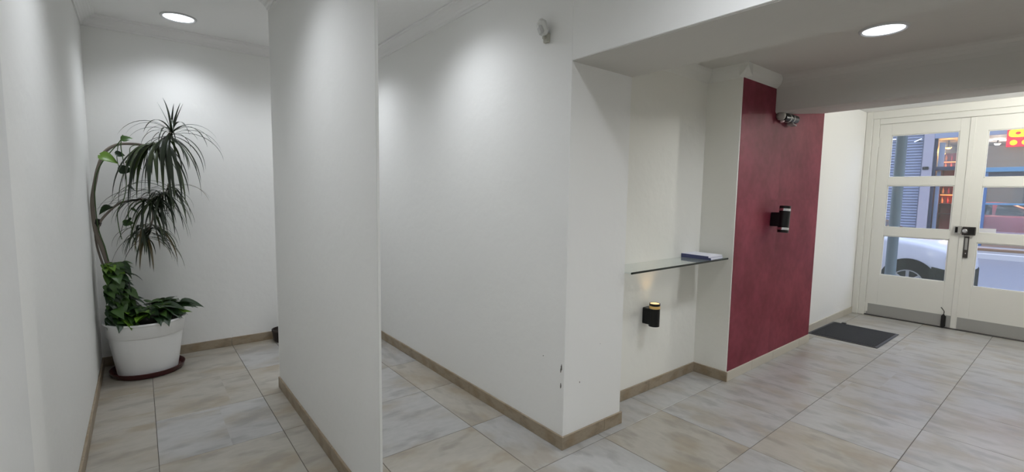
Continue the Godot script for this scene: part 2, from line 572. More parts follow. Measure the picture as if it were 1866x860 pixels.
func moulding(called: String, label: String, prof: Array, from: Vector3, to: Vector3, n: Vector3) -> void:
	var st := tool_()
	extrude(st, prof, from, n, Vector3.UP, to - from)
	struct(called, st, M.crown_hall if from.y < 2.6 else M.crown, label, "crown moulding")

func build_trims() -> void:
	skirting("baseboard_left", "beige tile skirting along the left wall beside the plant pot", Vector3(-0.29, 0, -4.92), Vector3(-0.29, 0, -1.79), Vector3(1, 0, 0), [0.6, 1.2, 1.8, 2.4])
	skirting("baseboard_back", "beige tile skirting behind the plant pot", Vector3(-0.278, 0, -4.92), Vector3(1.808, 0, -4.92), Vector3(0, 0, 1), [0.30, 0.89, 1.48])
	skirting("baseboard_partition", "beige tile skirting along the thin white partition", Vector3(0.755, 0, -3.66), Vector3(0.755, 0, -1.823), Vector3(-1, 0, 0), [0.6, 1.2])
	skirting("baseboard_right", "beige tile skirting along the long bare wall", Vector3(1.82, 0, -4.92), Vector3(1.82, 0, -1.772), Vector3(-1, 0, 0), [0.42, 1.01, 1.6, 2.19, 2.78])
	skirting("baseboard_pillar", "beige tile skirting across the pillar end", Vector3(1.82, 0, -1.784), Vector3(2.342, 0, -1.784), Vector3(0, 0, 1), [0.35])
	skirting("baseboard_niche", "beige tile skirting at the back of the shelf niche", Vector3(2.33, 0, -1.98), Vector3(3.531, 0, -1.98), Vector3(0, 0, 1), [0.58])
	skirting("baseboard_niche_side", "short beige tile skirting on the niche side beside the maroon wall", Vector3(3.543, 0, -1.98), Vector3(3.543, 0, -1.691), Vector3(-1, 0, 0), [])
	skirting("baseboard_red", "pale beige tile skirting under the maroon wall, door light in its colour", Vector3(3.543, 0, -1.703), Vector3(5.222, 0, -1.703), Vector3(0, 0, 1), [0.42, 0.83, 1.42])
	skirting("baseboard_vestibule", "pale beige tile skirting beside the door mat, door light in its colour", Vector3(5.222, 0, -1.832), Vector3(7.03, 0, -1.832), Vector3(0, 0, 1), [0.3, 0.9, 1.5])
	var p := [Vector2(0, -0.078), Vector2(0.010, -0.078), Vector2(0.013, -0.066), Vector2(0.022, -0.060), Vector2(0.030, -0.047), Vector2(0.044, -0.034), Vector2(0.062, -0.024), Vector2(0.072, -0.020), Vector2(0.075, -0.012), Vector2(0.088, -0.009), Vector2(0.090, 0.0), Vector2(0.0, 0.0)]
	moulding("trim_1", "white crown moulding above the potted plant", p, Vector3(-0.29, MAIN_H, -4.92), Vector3(1.82, MAIN_H, -4.92), Vector3(0, 0, 1))
	moulding("trim_2", "white crown moulding along the left wall", p, Vector3(-0.29, MAIN_H, -4.92), Vector3(-0.29, MAIN_H, -1.79), Vector3(1, 0, 0))
	moulding("trim_3", "white crown moulding along the long bare wall", p, Vector3(1.82, MAIN_H, -4.92), Vector3(1.82, MAIN_H, 2.5), Vector3(-1, 0, 0))
	moulding("trim_4", "white crown moulding on the plant side of the thin partition", p, Vector3(0.755, MAIN_H, -3.66), Vector3(0.755, MAIN_H, -1.823), Vector3(-1, 0, 0))
	var q := [Vector2(0, -0.088), Vector2(0.012, -0.080), Vector2(0.030, -0.064), Vector2(0.046, -0.044), Vector2(0.060, -0.020), Vector2(0.068, 0.0), Vector2(0.0, 0.0)]
	moulding("trim_5", "plain white cove moulding at the top of the shelf niche", q, Vector3(2.33, HALL_H, -1.98), Vector3(3.543, HALL_H, -1.98), Vector3(0, 0, 1))
	moulding("trim_6", "short white cove moulding on the niche side by the maroon wall", q, Vector3(3.543, HALL_H, -1.98), Vector3(3.543, HALL_H, -1.635), Vector3(-1, 0, 0))
	moulding("trim_7", "white cove moulding above the maroon wall", q, Vector3(3.48, HALL_H, -1.703), Vector3(4.125, HALL_H, -1.703), Vector3(0, 0, 1))

# ---------------------------------------------------------------- entrance doors
func leaf(called: String, label: String, z0: float, z1: float, p0: float, p1: float, dy: float) -> Node3D:
	var d := struct_root(called, label, "door")
	var x0 := 7.07
	var x1 := 7.112
	var ys := [0.012, 0.52 + dy, 1.005 + dy, 1.107 + dy, 1.61 + dy, 1.705 + dy, 2.205 + dy, 2.343]
	part("stile", box_st(Vector3(x0, 0.012, z0), Vector3(x1, 2.343, p0), 0.003), M.doorpaint, d)
	part("stile", box_st(Vector3(x0, 0.012, p1), Vector3(x1, 2.343, z1), 0.003), M.doorpaint, d)
	for k in [0, 2, 4, 6]:
		part("rail", box_st(Vector3(x0 + 0.0004, ys[k], p0 - 0.001), Vector3(x1 - 0.0004, ys[k + 1], p1 + 0.001), 0.0015), M.doorpaint, d)
	for k in [1, 3, 5]:
		part("pane", box_st(Vector3(7.088, ys[k] - 0.004, p0 - 0.004), Vector3(7.092, ys[k + 1] + 0.004, p1 + 0.004)), M.pane, d)
		var st := tool_()
		var b := 0.011
		for e in [[ys[k], ys[k] + b, p0, p1], [ys[k + 1] - b, ys[k + 1], p0, p1], [ys[k], ys[k + 1], p0, p0 + b], [ys[k], ys[k + 1], p1 - b, p1]]:
			span(st, Vector3(7.076, e[0], e[2]), Vector3(7.088, e[1], e[3]), 0.003)
		part("glazing_bead", st, M.doorpaint, d)
	return d

func build_doors() -> void:
	var fr := struct_root("door_frame", "white painted frame of the double entrance door", "door frame")
	for s in [[-1.83, -1.765, 7.03, 7.3], [-1.765, -1.7005, 7.052, 7.16], [-0.0715, 0.0, 7.045, 7.16], [0.0, 0.065, 7.03, 7.3]]:
		part("jamb", box_st(Vector3(s[2], 0, s[0]), Vector3(s[3], 2.5, s[1]), 0.004), M.doorpaint, fr)
	part("head", box_st(Vector3(7.03, 2.412, -1.765), Vector3(7.3, 2.5, 0.0), 0.003), M.doorpaint, fr)
	part("head_stop", box_st(Vector3(7.05, 2.3445, -1.7005), Vector3(7.16, 2.412, -0.07), 0.006), M.doorpaint, fr)
	part("threshold", box_st(Vector3(7.055, 0.0, -1.705), Vector3(7.2, 0.009, -0.07), 0.003), M.steel_dark, fr)
	var a := leaf("door_1", "white glazed door leaf with three panes, hung beside the door mat", -1.6995, -0.888, -1.58, -0.985, 0.0)
	var b := leaf("door_2", "white glazed door leaf carrying the lock, cut by the right edge", -0.884, -0.0725, -0.765, -0.17, -0.014)
	part("kick_plate", box_st(Vector3(7.0675, 0.016, -1.685), Vector3(7.07, 0.149, -0.907), 0.0008), M.steel, a).set_meta("label", "brushed steel kick plate")
	part("kick_plate", box_st(Vector3(7.0675, 0.016, -0.855), Vector3(7.07, 0.147, -0.09), 0.0008), M.steel, b).set_meta("label", "brushed steel kick plate")
	for y in [2.13, 1.14, 0.10]:
		var st := tool_()
		for k in 3:
			lathe(st, [Vector2(0, -0.018), Vector2(0.007, -0.018), Vector2(0.007, 0.018), Vector2(0, 0.018)], 10, Vector3(7.064, y + (k - 1) * 0.039, -1.701))
		span(st, Vector3(7.067, y - 0.055, -1.699), Vector3(7.071, y + 0.055, -1.672), 0.0008)
		part("hinge", st, M.doorpaint, a)
	# astragal
	part("meeting_strip", box_st(Vector3(7.064, 0.012, -0.906), Vector3(7.07, 2.342, -0.862), 0.002), M.doorpaint, a)
	# floor bolt
	var st2 := tool_()
	lathe(st2, [Vector2(0, 0.004), Vector2(0.010, 0.004), Vector2(0.017, 0.02), Vector2(0.018, 0.10), Vector2(0.017, 0.135), Vector2(0.009, 0.155), Vector2(0.006, 0.16), Vector2(0, 0.162)], 14, Vector3(7.046, 0.0, -0.965))
	span(st2, Vector3(7.052, 0.02, -0.985), Vector3(7.0676, 0.14, -0.945), 0.002)
	var bolt := part("floor_bolt", st2, M.black, a)
	bolt.set_meta("label", "black floor bolt")
	st2 = tool_()
	tube(st2, curve([Vector3(7.046, 0.155, -0.965), Vector3(7.045, 0.19, -0.962), Vector3(7.04, 0.212, -0.972), Vector3(7.035, 0.236, -0.99)], 12), 0.0035, 0.005, 8)
	part("bolt_pull", st2, M.steel_dark, bolt)
	# lock
	var lk := part("lock_case", box_st(Vector3(7.036, 1.073, -0.882), Vector3(7.07, 1.158, -0.778), 0.004), M.steel_dark, b)
	st2 = tool_()
	lathe(st2, [Vector2(0, 0), Vector2(0.021, 0), Vector2(0.021, 0.006), Vector2(0.013, 0.012), Vector2(0, 0.012)], 20, Vector3(7.036, 1.113, -0.86), Basis(Vector3(0, 0, 1), PI / 2))
	part("lock_cylinder", st2, M.chrome, lk)
	part("lock_plate", box_st(Vector3(7.034, 1.08, -0.835), Vector3(7.037, 1.15, -0.785), 0.001), M.black, lk)
	part("lock_rim", box_st(Vector3(7.033, 1.069, -0.884), Vector3(7.04, 1.076, -0.776), 0.001), M.blackmetal, lk)
	var kp := part("lock_keep", box_st(Vector3(7.036, 1.078, -0.947), Vector3(7.0615, 1.163, -0.89), 0.004), M.steel, a)
	part("keep_slot", box_st(Vector3(7.0345, 1.09, -0.94), Vector3(7.037, 1.152, -0.918), 0.001), M.blackmetal, kp)
	# pull plate
	var hp := part("pull_plate", box_st(Vector3(7.052, 0.818, -0.86), Vector3(7.07, 1.05, -0.822), 0.003), M.steel_dark, b)
	part("pull_inset", box_st(Vector3(7.046, 0.905, -0.852), Vector3(7.053, 1.035, -0.83), 0.003), M.steel, hp)
	st2 = tool_()
	lathe(st2, [Vector2(0, 0), Vector2(0.008, 0), Vector2(0.006, 0.004), Vector2(0, 0.005)], 12, Vector3(7.052, 0.865, -0.841), Basis(Vector3(0, 0, 1), PI / 2))
	part("pull_screw", st2, M.chrome, hp)
	single("paper_note", box_st(Vector3(7.080, 1.093, -0.757), Vector3(7.0835, 1.148, -0.628)), M.paper, "blank white card leaning in the lower corner of the right door pane", "card")

# ---------------------------------------------------------------- plant
func strip_leaf(L: float, w: float, elev: float, droop: float, pw := 1.0) -> ArrayMesh:
	var st := tool_()
	st.set_smooth_group(1)
	var n := 11
	var p := Vector3.ZERO
	var rows := []
	for i in n + 1:
		var s := float(i) / n
		var ang := maxf(deg_to_rad(elev) - deg_to_rad(droop) * pow(s, pw), deg_to_rad(-89.0))
		var d := Vector3(cos(ang), sin(ang), 0)
		var nn := Vector3(-sin(ang), cos(ang), 0)
		var ww := w * (0.62 + 0.38 * sin(minf(s * 3.2, PI / 2))) * (1.0 if s < 0.45 else pow((1.0 - s) / 0.55, 0.75)) + 0.0004
		rows.append([p + Vector3(0, 0, -ww * 0.5) + nn * ww * 0.16, p, p + Vector3(0, 0, ww * 0.5) + nn * ww * 0.16])
		p += d * L / n
	for i in n:
		for k in 2:
			quad(st, rows[i][k], rows[i][k + 1], rows[i + 1][k + 1], rows[i + 1][k])
	st.generate_normals()
	return st.commit()

func heart_leaf(L: float, w: float, bend: float) -> ArrayMesh:
	var st := tool_()
	st.set_smooth_group(1)
	var hw := [0.30, 0.86, 1.0, 0.93, 0.74, 0.48, 0.2, 0.0]
	var xs := [-0.10, 0.02, 0.18, 0.36, 0.55, 0.74, 0.90, 1.02]
	var rows := []
	for i in 8:
		var s: float = xs[i]
		var y := -bend * s * s * L
		var ww: float = hw[i] * w * 0.5
		var mid := Vector3((maxf(s, 0.0)) * L, y, 0)
		rows.append([Vector3(s * L, y + ww * 0.28 - ww * ww * 2.0, -ww), Vector3(s * L, y + ww * 0.2, -ww * 0.55), mid, Vector3(s * L, y + ww * 0.2, ww * 0.55), Vector3(s * L, y + ww * 0.28 - ww * ww * 2.0, ww)])
	for i in 7:
		for k in 4:
			quad(st, rows[i][k], rows[i][k + 1], rows[i + 1][k + 1], rows[i + 1][k])
	st.generate_normals()
	return st.commit()

func build_plant() -> void:
	var at := Vector3(0.0, 0, -4.62)
	# saucer
	var st := tool_()
	lathe(st, [Vector2(0, 0.001), Vector2(0.215, 0.001), Vector2(0.225, 0.006), Vector2(0.238, 0.036), Vector2(0.241, 0.044), Vector2(0.236, 0.046), Vector2(0.230, 0.040), Vector2(0.215, 0.014), Vector2(0, 0.013)], 56, at)
	single("pot_saucer", st, M.saucer, "dark red plastic saucer under the white plant pot", "saucer")
	# pot
	var pot := thing("plant_pot", "large white round plastic plant pot with a wide rim band", "plant pot", at)
	st = tool_()
	lathe(st, [Vector2(0, 0.0145), Vector2(0.185, 0.0145), Vector2(0.193, 0.018), Vector2(0.238, 0.318), Vector2(0.238, 0.322), Vector2(0.228, 0.34), Vector2(0.222, 0.36), Vector2(0.0, 0.36)], 64)
	part("body", st, M.pot, pot)
	st = tool_()
	lathe(st, [Vector2(0.236, 0.316), Vector2(0.2435, 0.318), Vector2(0.247, 0.322), Vector2(0.2555, 0.408), Vector2(0.2565, 0.412), Vector2(0.263, 0.416), Vector2(0.265, 0.423), Vector2(0.262, 0.430), Vector2(0.254, 0.432), Vector2(0.246, 0.428), Vector2(0.241, 0.34), Vector2(0.236, 0.316)], 64)
	part("rim", st, M.pot, pot)
	st = tool_()
	lathe(st, [Vector2(0.236, 0.365), Vector2(0.240, 0.395), Vector2(0.17, 0.405), Vector2(0.08, 0.41), Vector2(0, 0.408)], 40)
	part("soil", st, M.soil, pot)

	# dragon tree
	var dt := thing("dragon_tree", "tall bent dragon tree with drooping tufts of narrow dark leaves", "plant", at + Vector3(0, 0.405, 0))
	var o := -dt.position
	var L := func(x: float, y: float, z := -4.62) -> Vector3: return Vector3(x, y, z) + o
	st = tool_()
	tube(st, curve([L.call(-0.12, 0.38), L.call(-0.165, 0.62), L.call(-0.212, 0.90), L.call(-0.243, 1.04), L.call(-0.262, 1.13), L.call(-0.270, 1.25), L.call(-0.268, 1.37), L.call(-0.246, 1.50), L.call(-0.224, 1.60), L.call(-0.18, 1.715), L.call(-0.10, 1.775), L.call(0.0, 1.783), L.call(0.085, 1.778), L.call(0.16, 1.81), L.call(0.222, 1.895)], 70), 0.0155, 0.0085, 10)
	part("cane", st, M.cane, dt)
	st = tool_()
	tube(st, curve([L.call(-0.256, 1.10), L.call(-0.236, 1.19), L.call(-0.18, 1.27), L.call(-0.11, 1.335), L.call(0.0, 1.36), L.call(0.09, 1.36), L.call(0.15, 1.40)], 30), 0.0085, 0.007, 8)
	part("branch", st, M.cane, dt)
	st = tool_()
	tube(st, curve([L.call(0.05, 1.36), L.call(0.08, 1.25), L.call(0.06, 1.15), L.call(0.03, 1.09)], 16), 0.007, 0.006, 8)
	part("branch", st, M.cane, dt)
	st = tool_()
	tube(st, curve([L.call(-0.12, 0.38, -4.57), L.call(-0.20, 0.7, -4.66), L.call(-0.262, 1.0, -4.66), L.call(-0.266, 1.16, -4.645)], 16), 0.009, 0.006, 8)
	part("branch", st, M.cane, dt)
	st = tool_()
	lathe(st, [Vector2(0, -0.03), Vector2(0.018, -0.025), Vector2(0.026, 0.0), Vector2(0.02, 0.028), Vector2(0, 0.034)], 12, L.call(-0.252, 1.185, -4.63))
	part("knot", st, mat(Color(0.2, 0.18, 0.17), 0.9), dt)
	# leaf variants
	var up := [strip_leaf(0.29, 0.020, 88, 30, 1.6), strip_leaf(0.235, 0.020, 86, 10, 1.2), strip_leaf(0.255, 0.019, 74, 10, 1.2)]
	var arc := [strip_leaf(0.40, 0.017, 52, 120, 0.9), strip_leaf(0.44, 0.017, 38, 118, 0.95), strip_leaf(0.36, 0.015, 28, 112, 1.0), strip_leaf(0.46, 0.017, 18, 104, 1.1)]
	var hang := [strip_leaf(0.42, 0.026, -4, 84, 0.5), strip_leaf(0.48, 0.030, -16, 72, 0.55), strip_leaf(0.53, 0.028, -30, 60, 0.5), strip_leaf(0.38, 0.023, 6, 98, 0.65)]
	var low := [strip_leaf(0.34, 0.018, -2, 84, 0.55), strip_leaf(0.40, 0.019, -24, 62, 0.5), strip_leaf(0.29, 0.016, 14, 104, 0.7), strip_leaf(0.26, 0.015, 30, 128, 0.85)]
	var mats := [M.leaf_a, M.leaf_a, M.leaf_a, M.leaf_b]
	var add := func(ms: Array, pos: Vector3, yaw: float, m: Material):
		# keep leaves clear of the two walls close behind
		var dirn := Vector3(cos(yaw), 0, -sin(yaw))
		var sc := rng.randf_range(0.86, 1.1)
		if dirn.z < -0.35: sc *= 0.62
		if pos.x + o.x * -1.0 < -0.05 and dirn.x < -0.3: sc *= 0.8
		var b := Basis(Vector3.UP, yaw).scaled(Vector3(sc, sc, sc))
		mesh_part("leaf", ms[rng.randi() % ms.size()], m, dt, Transform3D(b, pos))
	for d in [[0, 2.3, -0.006], [1, -0.9, 0.0], [2, -0.5, 0.004], [1, 2.6, 0.0], [2, -0.8, 0.0], [2, 2.9, 0.0]]:
		mesh_part("leaf", up[d[0]], M.leaf_a, dt, Transform3D(Basis(Vector3.UP, d[1]), L.call(0.228 + d[2], 1.885)))
	for k in 20:
		var yaw := TAU * k / 20.0 + rng.randf_range(-0.12, 0.12)
		add.call(arc, L.call(0.226, 1.885 + rng.randf_range(-0.02, 0.012)), yaw, M.leaf_a)
	for k in 76:
		var t := rng.randf()
		var base: Vector3 = L.call(lerpf(0.075, 0.225, t), lerpf(1.782, 1.88, t * t))
		var yaw2 := rng.randf_range(-PI, PI)
		add.call(hang, base, yaw2, [M.leaf_a, M.leaf_b, M.leaf_b, M.leaf_a][rng.randi() % 4] if t < 0.55 else mats[rng.randi() % 4])
	for k in 72:   # second tuft
		var yaw3 := rng.randf_range(-PI, PI)
		var h := rng.randf()
		add.call(low if k % 4 else arc, L.call(lerpf(0.12, 0.20, h), lerpf(1.37, 1.46, h)), yaw3, mats[rng.randi() % 4] if k % 7 else M.leaf_c)
	for k in 38:   # tuft at the branch
		var yaw4 := rng.randf_range(-PI, PI)
		add.call(low, L.call(rng.randf_range(0.02, 0.10), rng.randf_range(1.33, 1.37)), yaw4, mats[rng.randi() % 4])
	mesh_part("leaf", strip_leaf(0.34, 0.014, 10, 34, 1.0), M.leaf_a, dt, Transform3D(Basis(Vector3.UP, PI - 0.15), L.call(0.08, 1.35)))
	mesh_part("leaf", strip_leaf(0.36, 0.014, 4, 44, 1.3), M.leaf_a, dt, Transform3D(Basis(Vector3.UP, PI + 0.2), L.call(0.06, 1.35)))
	for k in 60:   # lowest tuft
		var yaw5 := rng.randf_range(-PI, PI)
		add.call([low[0], low[2], low[3]], L.call(rng.randf_range(0.0, 0.09), rng.randf_range(1.05, 1.17)), yaw5, mats[rng.randi() % 4] if k % 4 else M.leaf_c)

	# ivy-like plant filling the pot
	var iv := thing("pothos", "leafy green climbing plant filling the white pot and creeping up the cane", "plant", at + Vector3(0, 0.405, 0))
	var hl := [heart_leaf(0.105, 0.085, 0.35), heart_leaf(0.085, 0.068, 0.5), heart_leaf(0.125, 0.095, 0.6), heart_leaf(0.065, 0.05, 0.3)]
	var ivm := [M.ivy_a, M.ivy_a, M.ivy_b, M.ivy_a, M.ivy_b, M.ivy_c]
	var stems := tool_()
	for k in 9:
		var a0: Vector3 = L.call(rng.randf_range(-0.17, -0.06), 0.40, -4.62 + rng.randf_range(-0.07, 0.09))
		var top: Vector3 = L.call(rng.randf_range(-0.23, -0.10), rng.randf_range(0.6, 0.87), -4.62 + rng.randf_range(-0.08, 0.1))
		tube(stems, curve([a0, a0.lerp(top, 0.5) + Vector3(0.02, 0.02, 0.03), top], 8), 0.004, 0.003, 6)
	part("stem", stems, M.ivy_b, iv)
	var place := func(pos: Vector3, yaw: float, pitch: float, roll: float, sc: float, i := -1, m: Material = null):
		var b := Basis(Vector3.UP, yaw) * Basis(Vector3(0, 0, 1), pitch) * Basis(Vector3(1, 0, 0), roll)
		mesh_part("leaf", hl[rng.randi() % 4] if i < 0 else hl[i], m if m else ivm[rng.randi() % 6], iv, Transform3D(b.scaled(Vector3(sc, sc, sc)), pos))
	for k in 150:
		var hgt := pow(rng.randf(), 0.8)
		var yw := rng.randf_range(-2.2, 0.5)
		var rad := rng.randf_range(0.02, 0.085) + 0.03 * (1.0 - hgt)
		var face := yw
		if cos(yw) < 0.1:
			rad = minf(rad, 0.055)
			face = rng.randf_range(-1.75, -1.0)
		var c: Vector3 = L.call(-0.182 - 0.008 * hgt, lerpf(0.45, 0.885, hgt), -4.60)
		var pos := c + Vector3(cos(yw) * rad, 0, -sin(yw) * rad * 1.3)
		var mm: Material = [M.ivy_b, M.ivy_b, M.ivy_c, M.ivy_a][rng.randi() % 4] if hgt > 0.72 else ivm[rng.randi() % 5]
		place.call(pos, face, rng.randf_range(-1.1, 0.3), rng.randf_range(-0.5, 0.5), rng.randf_range(0.8, 1.05) * (0.8 if cos(yw) < 0.1 else 1.0), -1, mm)
	for k in 105:
		var a1 := rng.randf_range(-2.9, 1.2)
		var r1 := 0.205 * sqrt(rng.randf_range(0.03, 1.0))
		var pos2: Vector3 = L.call(cos(a1) * r1, rng.randf_range(0.45, 0.525) + 0.03 * (1.0 - r1 / 0.24), -4.62 - sin(a1) * r1)
		var face2 := a1 + rng.randf_range(-0.6, 0.6)
		if cos(a1) < -0.5: face2 = rng.randf_range(-1.7, -0.9)
		place.call(pos2, face2, rng.randf_range(0.0, 0.6), rng.randf_range(-0.5, 0.5), rng.randf_range(0.8, 1.05) * (0.85 if cos(a1) < -0.5 else 1.0))
	for k in 32:
		var a2 := rng.randf_range(-2.0, 0.7)
		var r2 := rng.randf_range(0.06, 0.19)
		place.call(L.call(cos(a2) * r2, rng.randf_range(0.47, 0.545), -4.62 - sin(a2) * r2), a2 + rng.randf_range(-0.9, 0.9), rng.randf_range(0.0, 0.5), rng.randf_range(-0.4, 0.4), rng.randf_range(0.85, 1.05))
	place.call(L.call(0.235, 0.515, -4.60), -0.05, 0.1, 0.5, 1.15, 2, M.ivy_a)
	place.call(L.call(0.20, 0.51, -4.56), -0.2, 0.25, 0.3, 1.0, 2, M.ivy_a)
	place.call(L.call(0.10, 0.53, -4.52), -0.6, 0.3, 0.2, 1.2, 2, M.ivy_a)
	place.call(L.call(-0.17, 0.47, -4.46), -0.5, 0.1, 0.4, 1.1, 2, M.ivy_b)
	# trailing vine hanging from the arch of the cane
	st = tool_()
	tube(st, curve([L.call(-0.20, 0.90, -4.59), L.call(-0.215, 1.0, -4.6), L.call(-0.25, 1.2, -4.6), L.call(-0.235, 1.55, -4.6), L.call(-0.09, 1.80, -4.6), L.call(-0.075, 1.84, -4.59), L.call(-0.088, 1.76, -4.585), L.call(-0.076, 1.62, -4.58), L.call(-0.068, 1.50, -4.58), L.call(-0.088, 1.37, -4.58), L.call(-0.13, 1.27, -4.58), L.call(-0.128, 1.15, -4.58), L.call(-0.115, 1.06, -4.58)], 80), 0.0035, 0.0028, 6)
	part("vine", st, M.ivy_b, iv)
	st = tool_()
	tube(st, curve([L.call(-0.102, 1.775, -4.585), L.call(-0.115, 1.67, -4.58), L.call(-0.10, 1.59, -4.58), L.call(-0.072, 1.57, -4.58)], 16), 0.0028, 0.002, 6)
	tube(st, curve([L.call(0.01, 1.78, -4.59), L.call(-0.035, 1.75, -4.58), L.call(-0.04, 1.66, -4.58), L.call(-0.07, 1.58, -4.58)], 16), 0.0028, 0.002, 6)
	tube(st, curve([L.call(0.03, 1.36, -4.6), L.call(-0.03, 1.31, -4.58), L.call(-0.068, 1.25, -4.58), L.call(-0.055, 1.15, -4.58), L.call(-0.03, 0.95, -4.58)], 20), 0.0035, 0.0025, 6)
	part("vine", st, M.ivy_b, iv)
	for v in [[-0.205, 1.685, -0.3, -0.35, 0.9, 0, 2], [-0.105, 1.585, 0.0, 0.05, 1.5, 1, 0], [-0.06, 1.63, 0.3, -0.1, 0.7, 0, 1], [-0.17, 1.31, 2.5, -0.3, 0.4, 1, 0], [-0.055, 1.21, -2.6, -0.6, 0.7, 1, 0], [-0.05, 1.29, 0.2, -0.5, 0.5, 3, 1], [-0.10, 1.185, 0.1, 0.0, 1.4, 3, 1], [-0.08, 1.81, 0.0, 0.3, 1.2, 3, 1], [-0.06, 1.46, 0.5, -0.4, 0.7, 3, 0], [-0.12, 1.70, 0.4, 0.0, 1.2, 3, 0]]:
		place.call(L.call(v[0], v[1], -4.57), v[2], v[3], v[4], 1.0, v[5], [M.ivy_a, M.ivy_b, M.ivy_c][v[6]])

	# small dark pot half hidden behind the partition
	var dp := thing("small_pot", "small dark brown round pot on the floor behind the far end of the partition", "plant pot", Vector3(1.035, 0, -4.80))
	st = tool_()
	lathe(st, [Vector2(0, 0.001), Vector2(0.075, 0.001), Vector2(0.09, 0.02), Vector2(0.10, 0.10), Vector2(0.104, 0.105), Vector2(0.104, 0.12), Vector2(0.096, 0.122), Vector2(0.09, 0.10), Vector2(0, 0.10)], 32)
	part("body", st, M.darkpot, dp)
	st = tool_()
	lathe(st, [Vector2(0.091, 0.1005), Vector2(0.05, 0.108), Vector2(0, 0.11)], 24)
	part("soil", st, M.soil, dp)

# ---------------------------------------------------------------- fittings
func sconce(called: String, label: String, at: Vector3, h: float, r: float, lean: float, full: bool) -> Node3D:
	# at: centre of the barrel; the wall lies towards -z
	var t := thing(called, label, "wall light", at)
	t.rotation_degrees.z = lean
	var y0 := -h * 0.5
	var y1 := h * 0.5
	var st := tool_()
	var band := 0.020
	var cap := h * 0.10
	var lo := y0 + (cap + band if full else 0.0)
	var hi := y1 - cap - band
	lathe(st, [Vector2(0, lo), Vector2(r, lo), Vector2(r, hi), Vector2(0, hi)], 32)
	part("barrel", st, M.blackmetal, t)
	var bands := [[hi, y1 - cap, y1]]
	if full: bands.append([lo, y0 + cap, y0])
	for b in bands:
		var a0 := minf(b[0], b[1])
		var a1 := maxf(b[0], b[1])
		st = tool_()
		lathe(st, [Vector2(0, a0 + 0.0002), Vector2(r * 1.03, a0 + 0.0002), Vector2(r * 1.03, a1 - 0.0002), Vector2(0, a1 - 0.0002)], 32)
		part("lens_ring", st, M.chrome if full else M.brass, t)
		var c0 := minf(b[1], b[2])
		var c1 := maxf(b[1], b[2])
		st = tool_()
		lathe(st, [Vector2(0, c0), Vector2(r, c0), Vector2(r, c1), Vector2(r * 0.9, c1), Vector2(r * 0.88, c1 - 0.004) if c1 > 0 else Vector2(r * 0.88, c1), Vector2(0, c1 - 0.004) if c1 > 0 else Vector2(0, c1)], 32)
		part("end_cap", st, M.blackmetal, t)
	var depth := 0.095 if full else 0.078
	st = tool_()
	span(st, Vector3(-0.037, -h * (0.28 if full else 0.44), -depth), Vector3(0.034, h * (0.24 if full else 0.27), -r * 0.25), 0.005)
	part("wall_box", st, M.blackmetal, t)
	return t

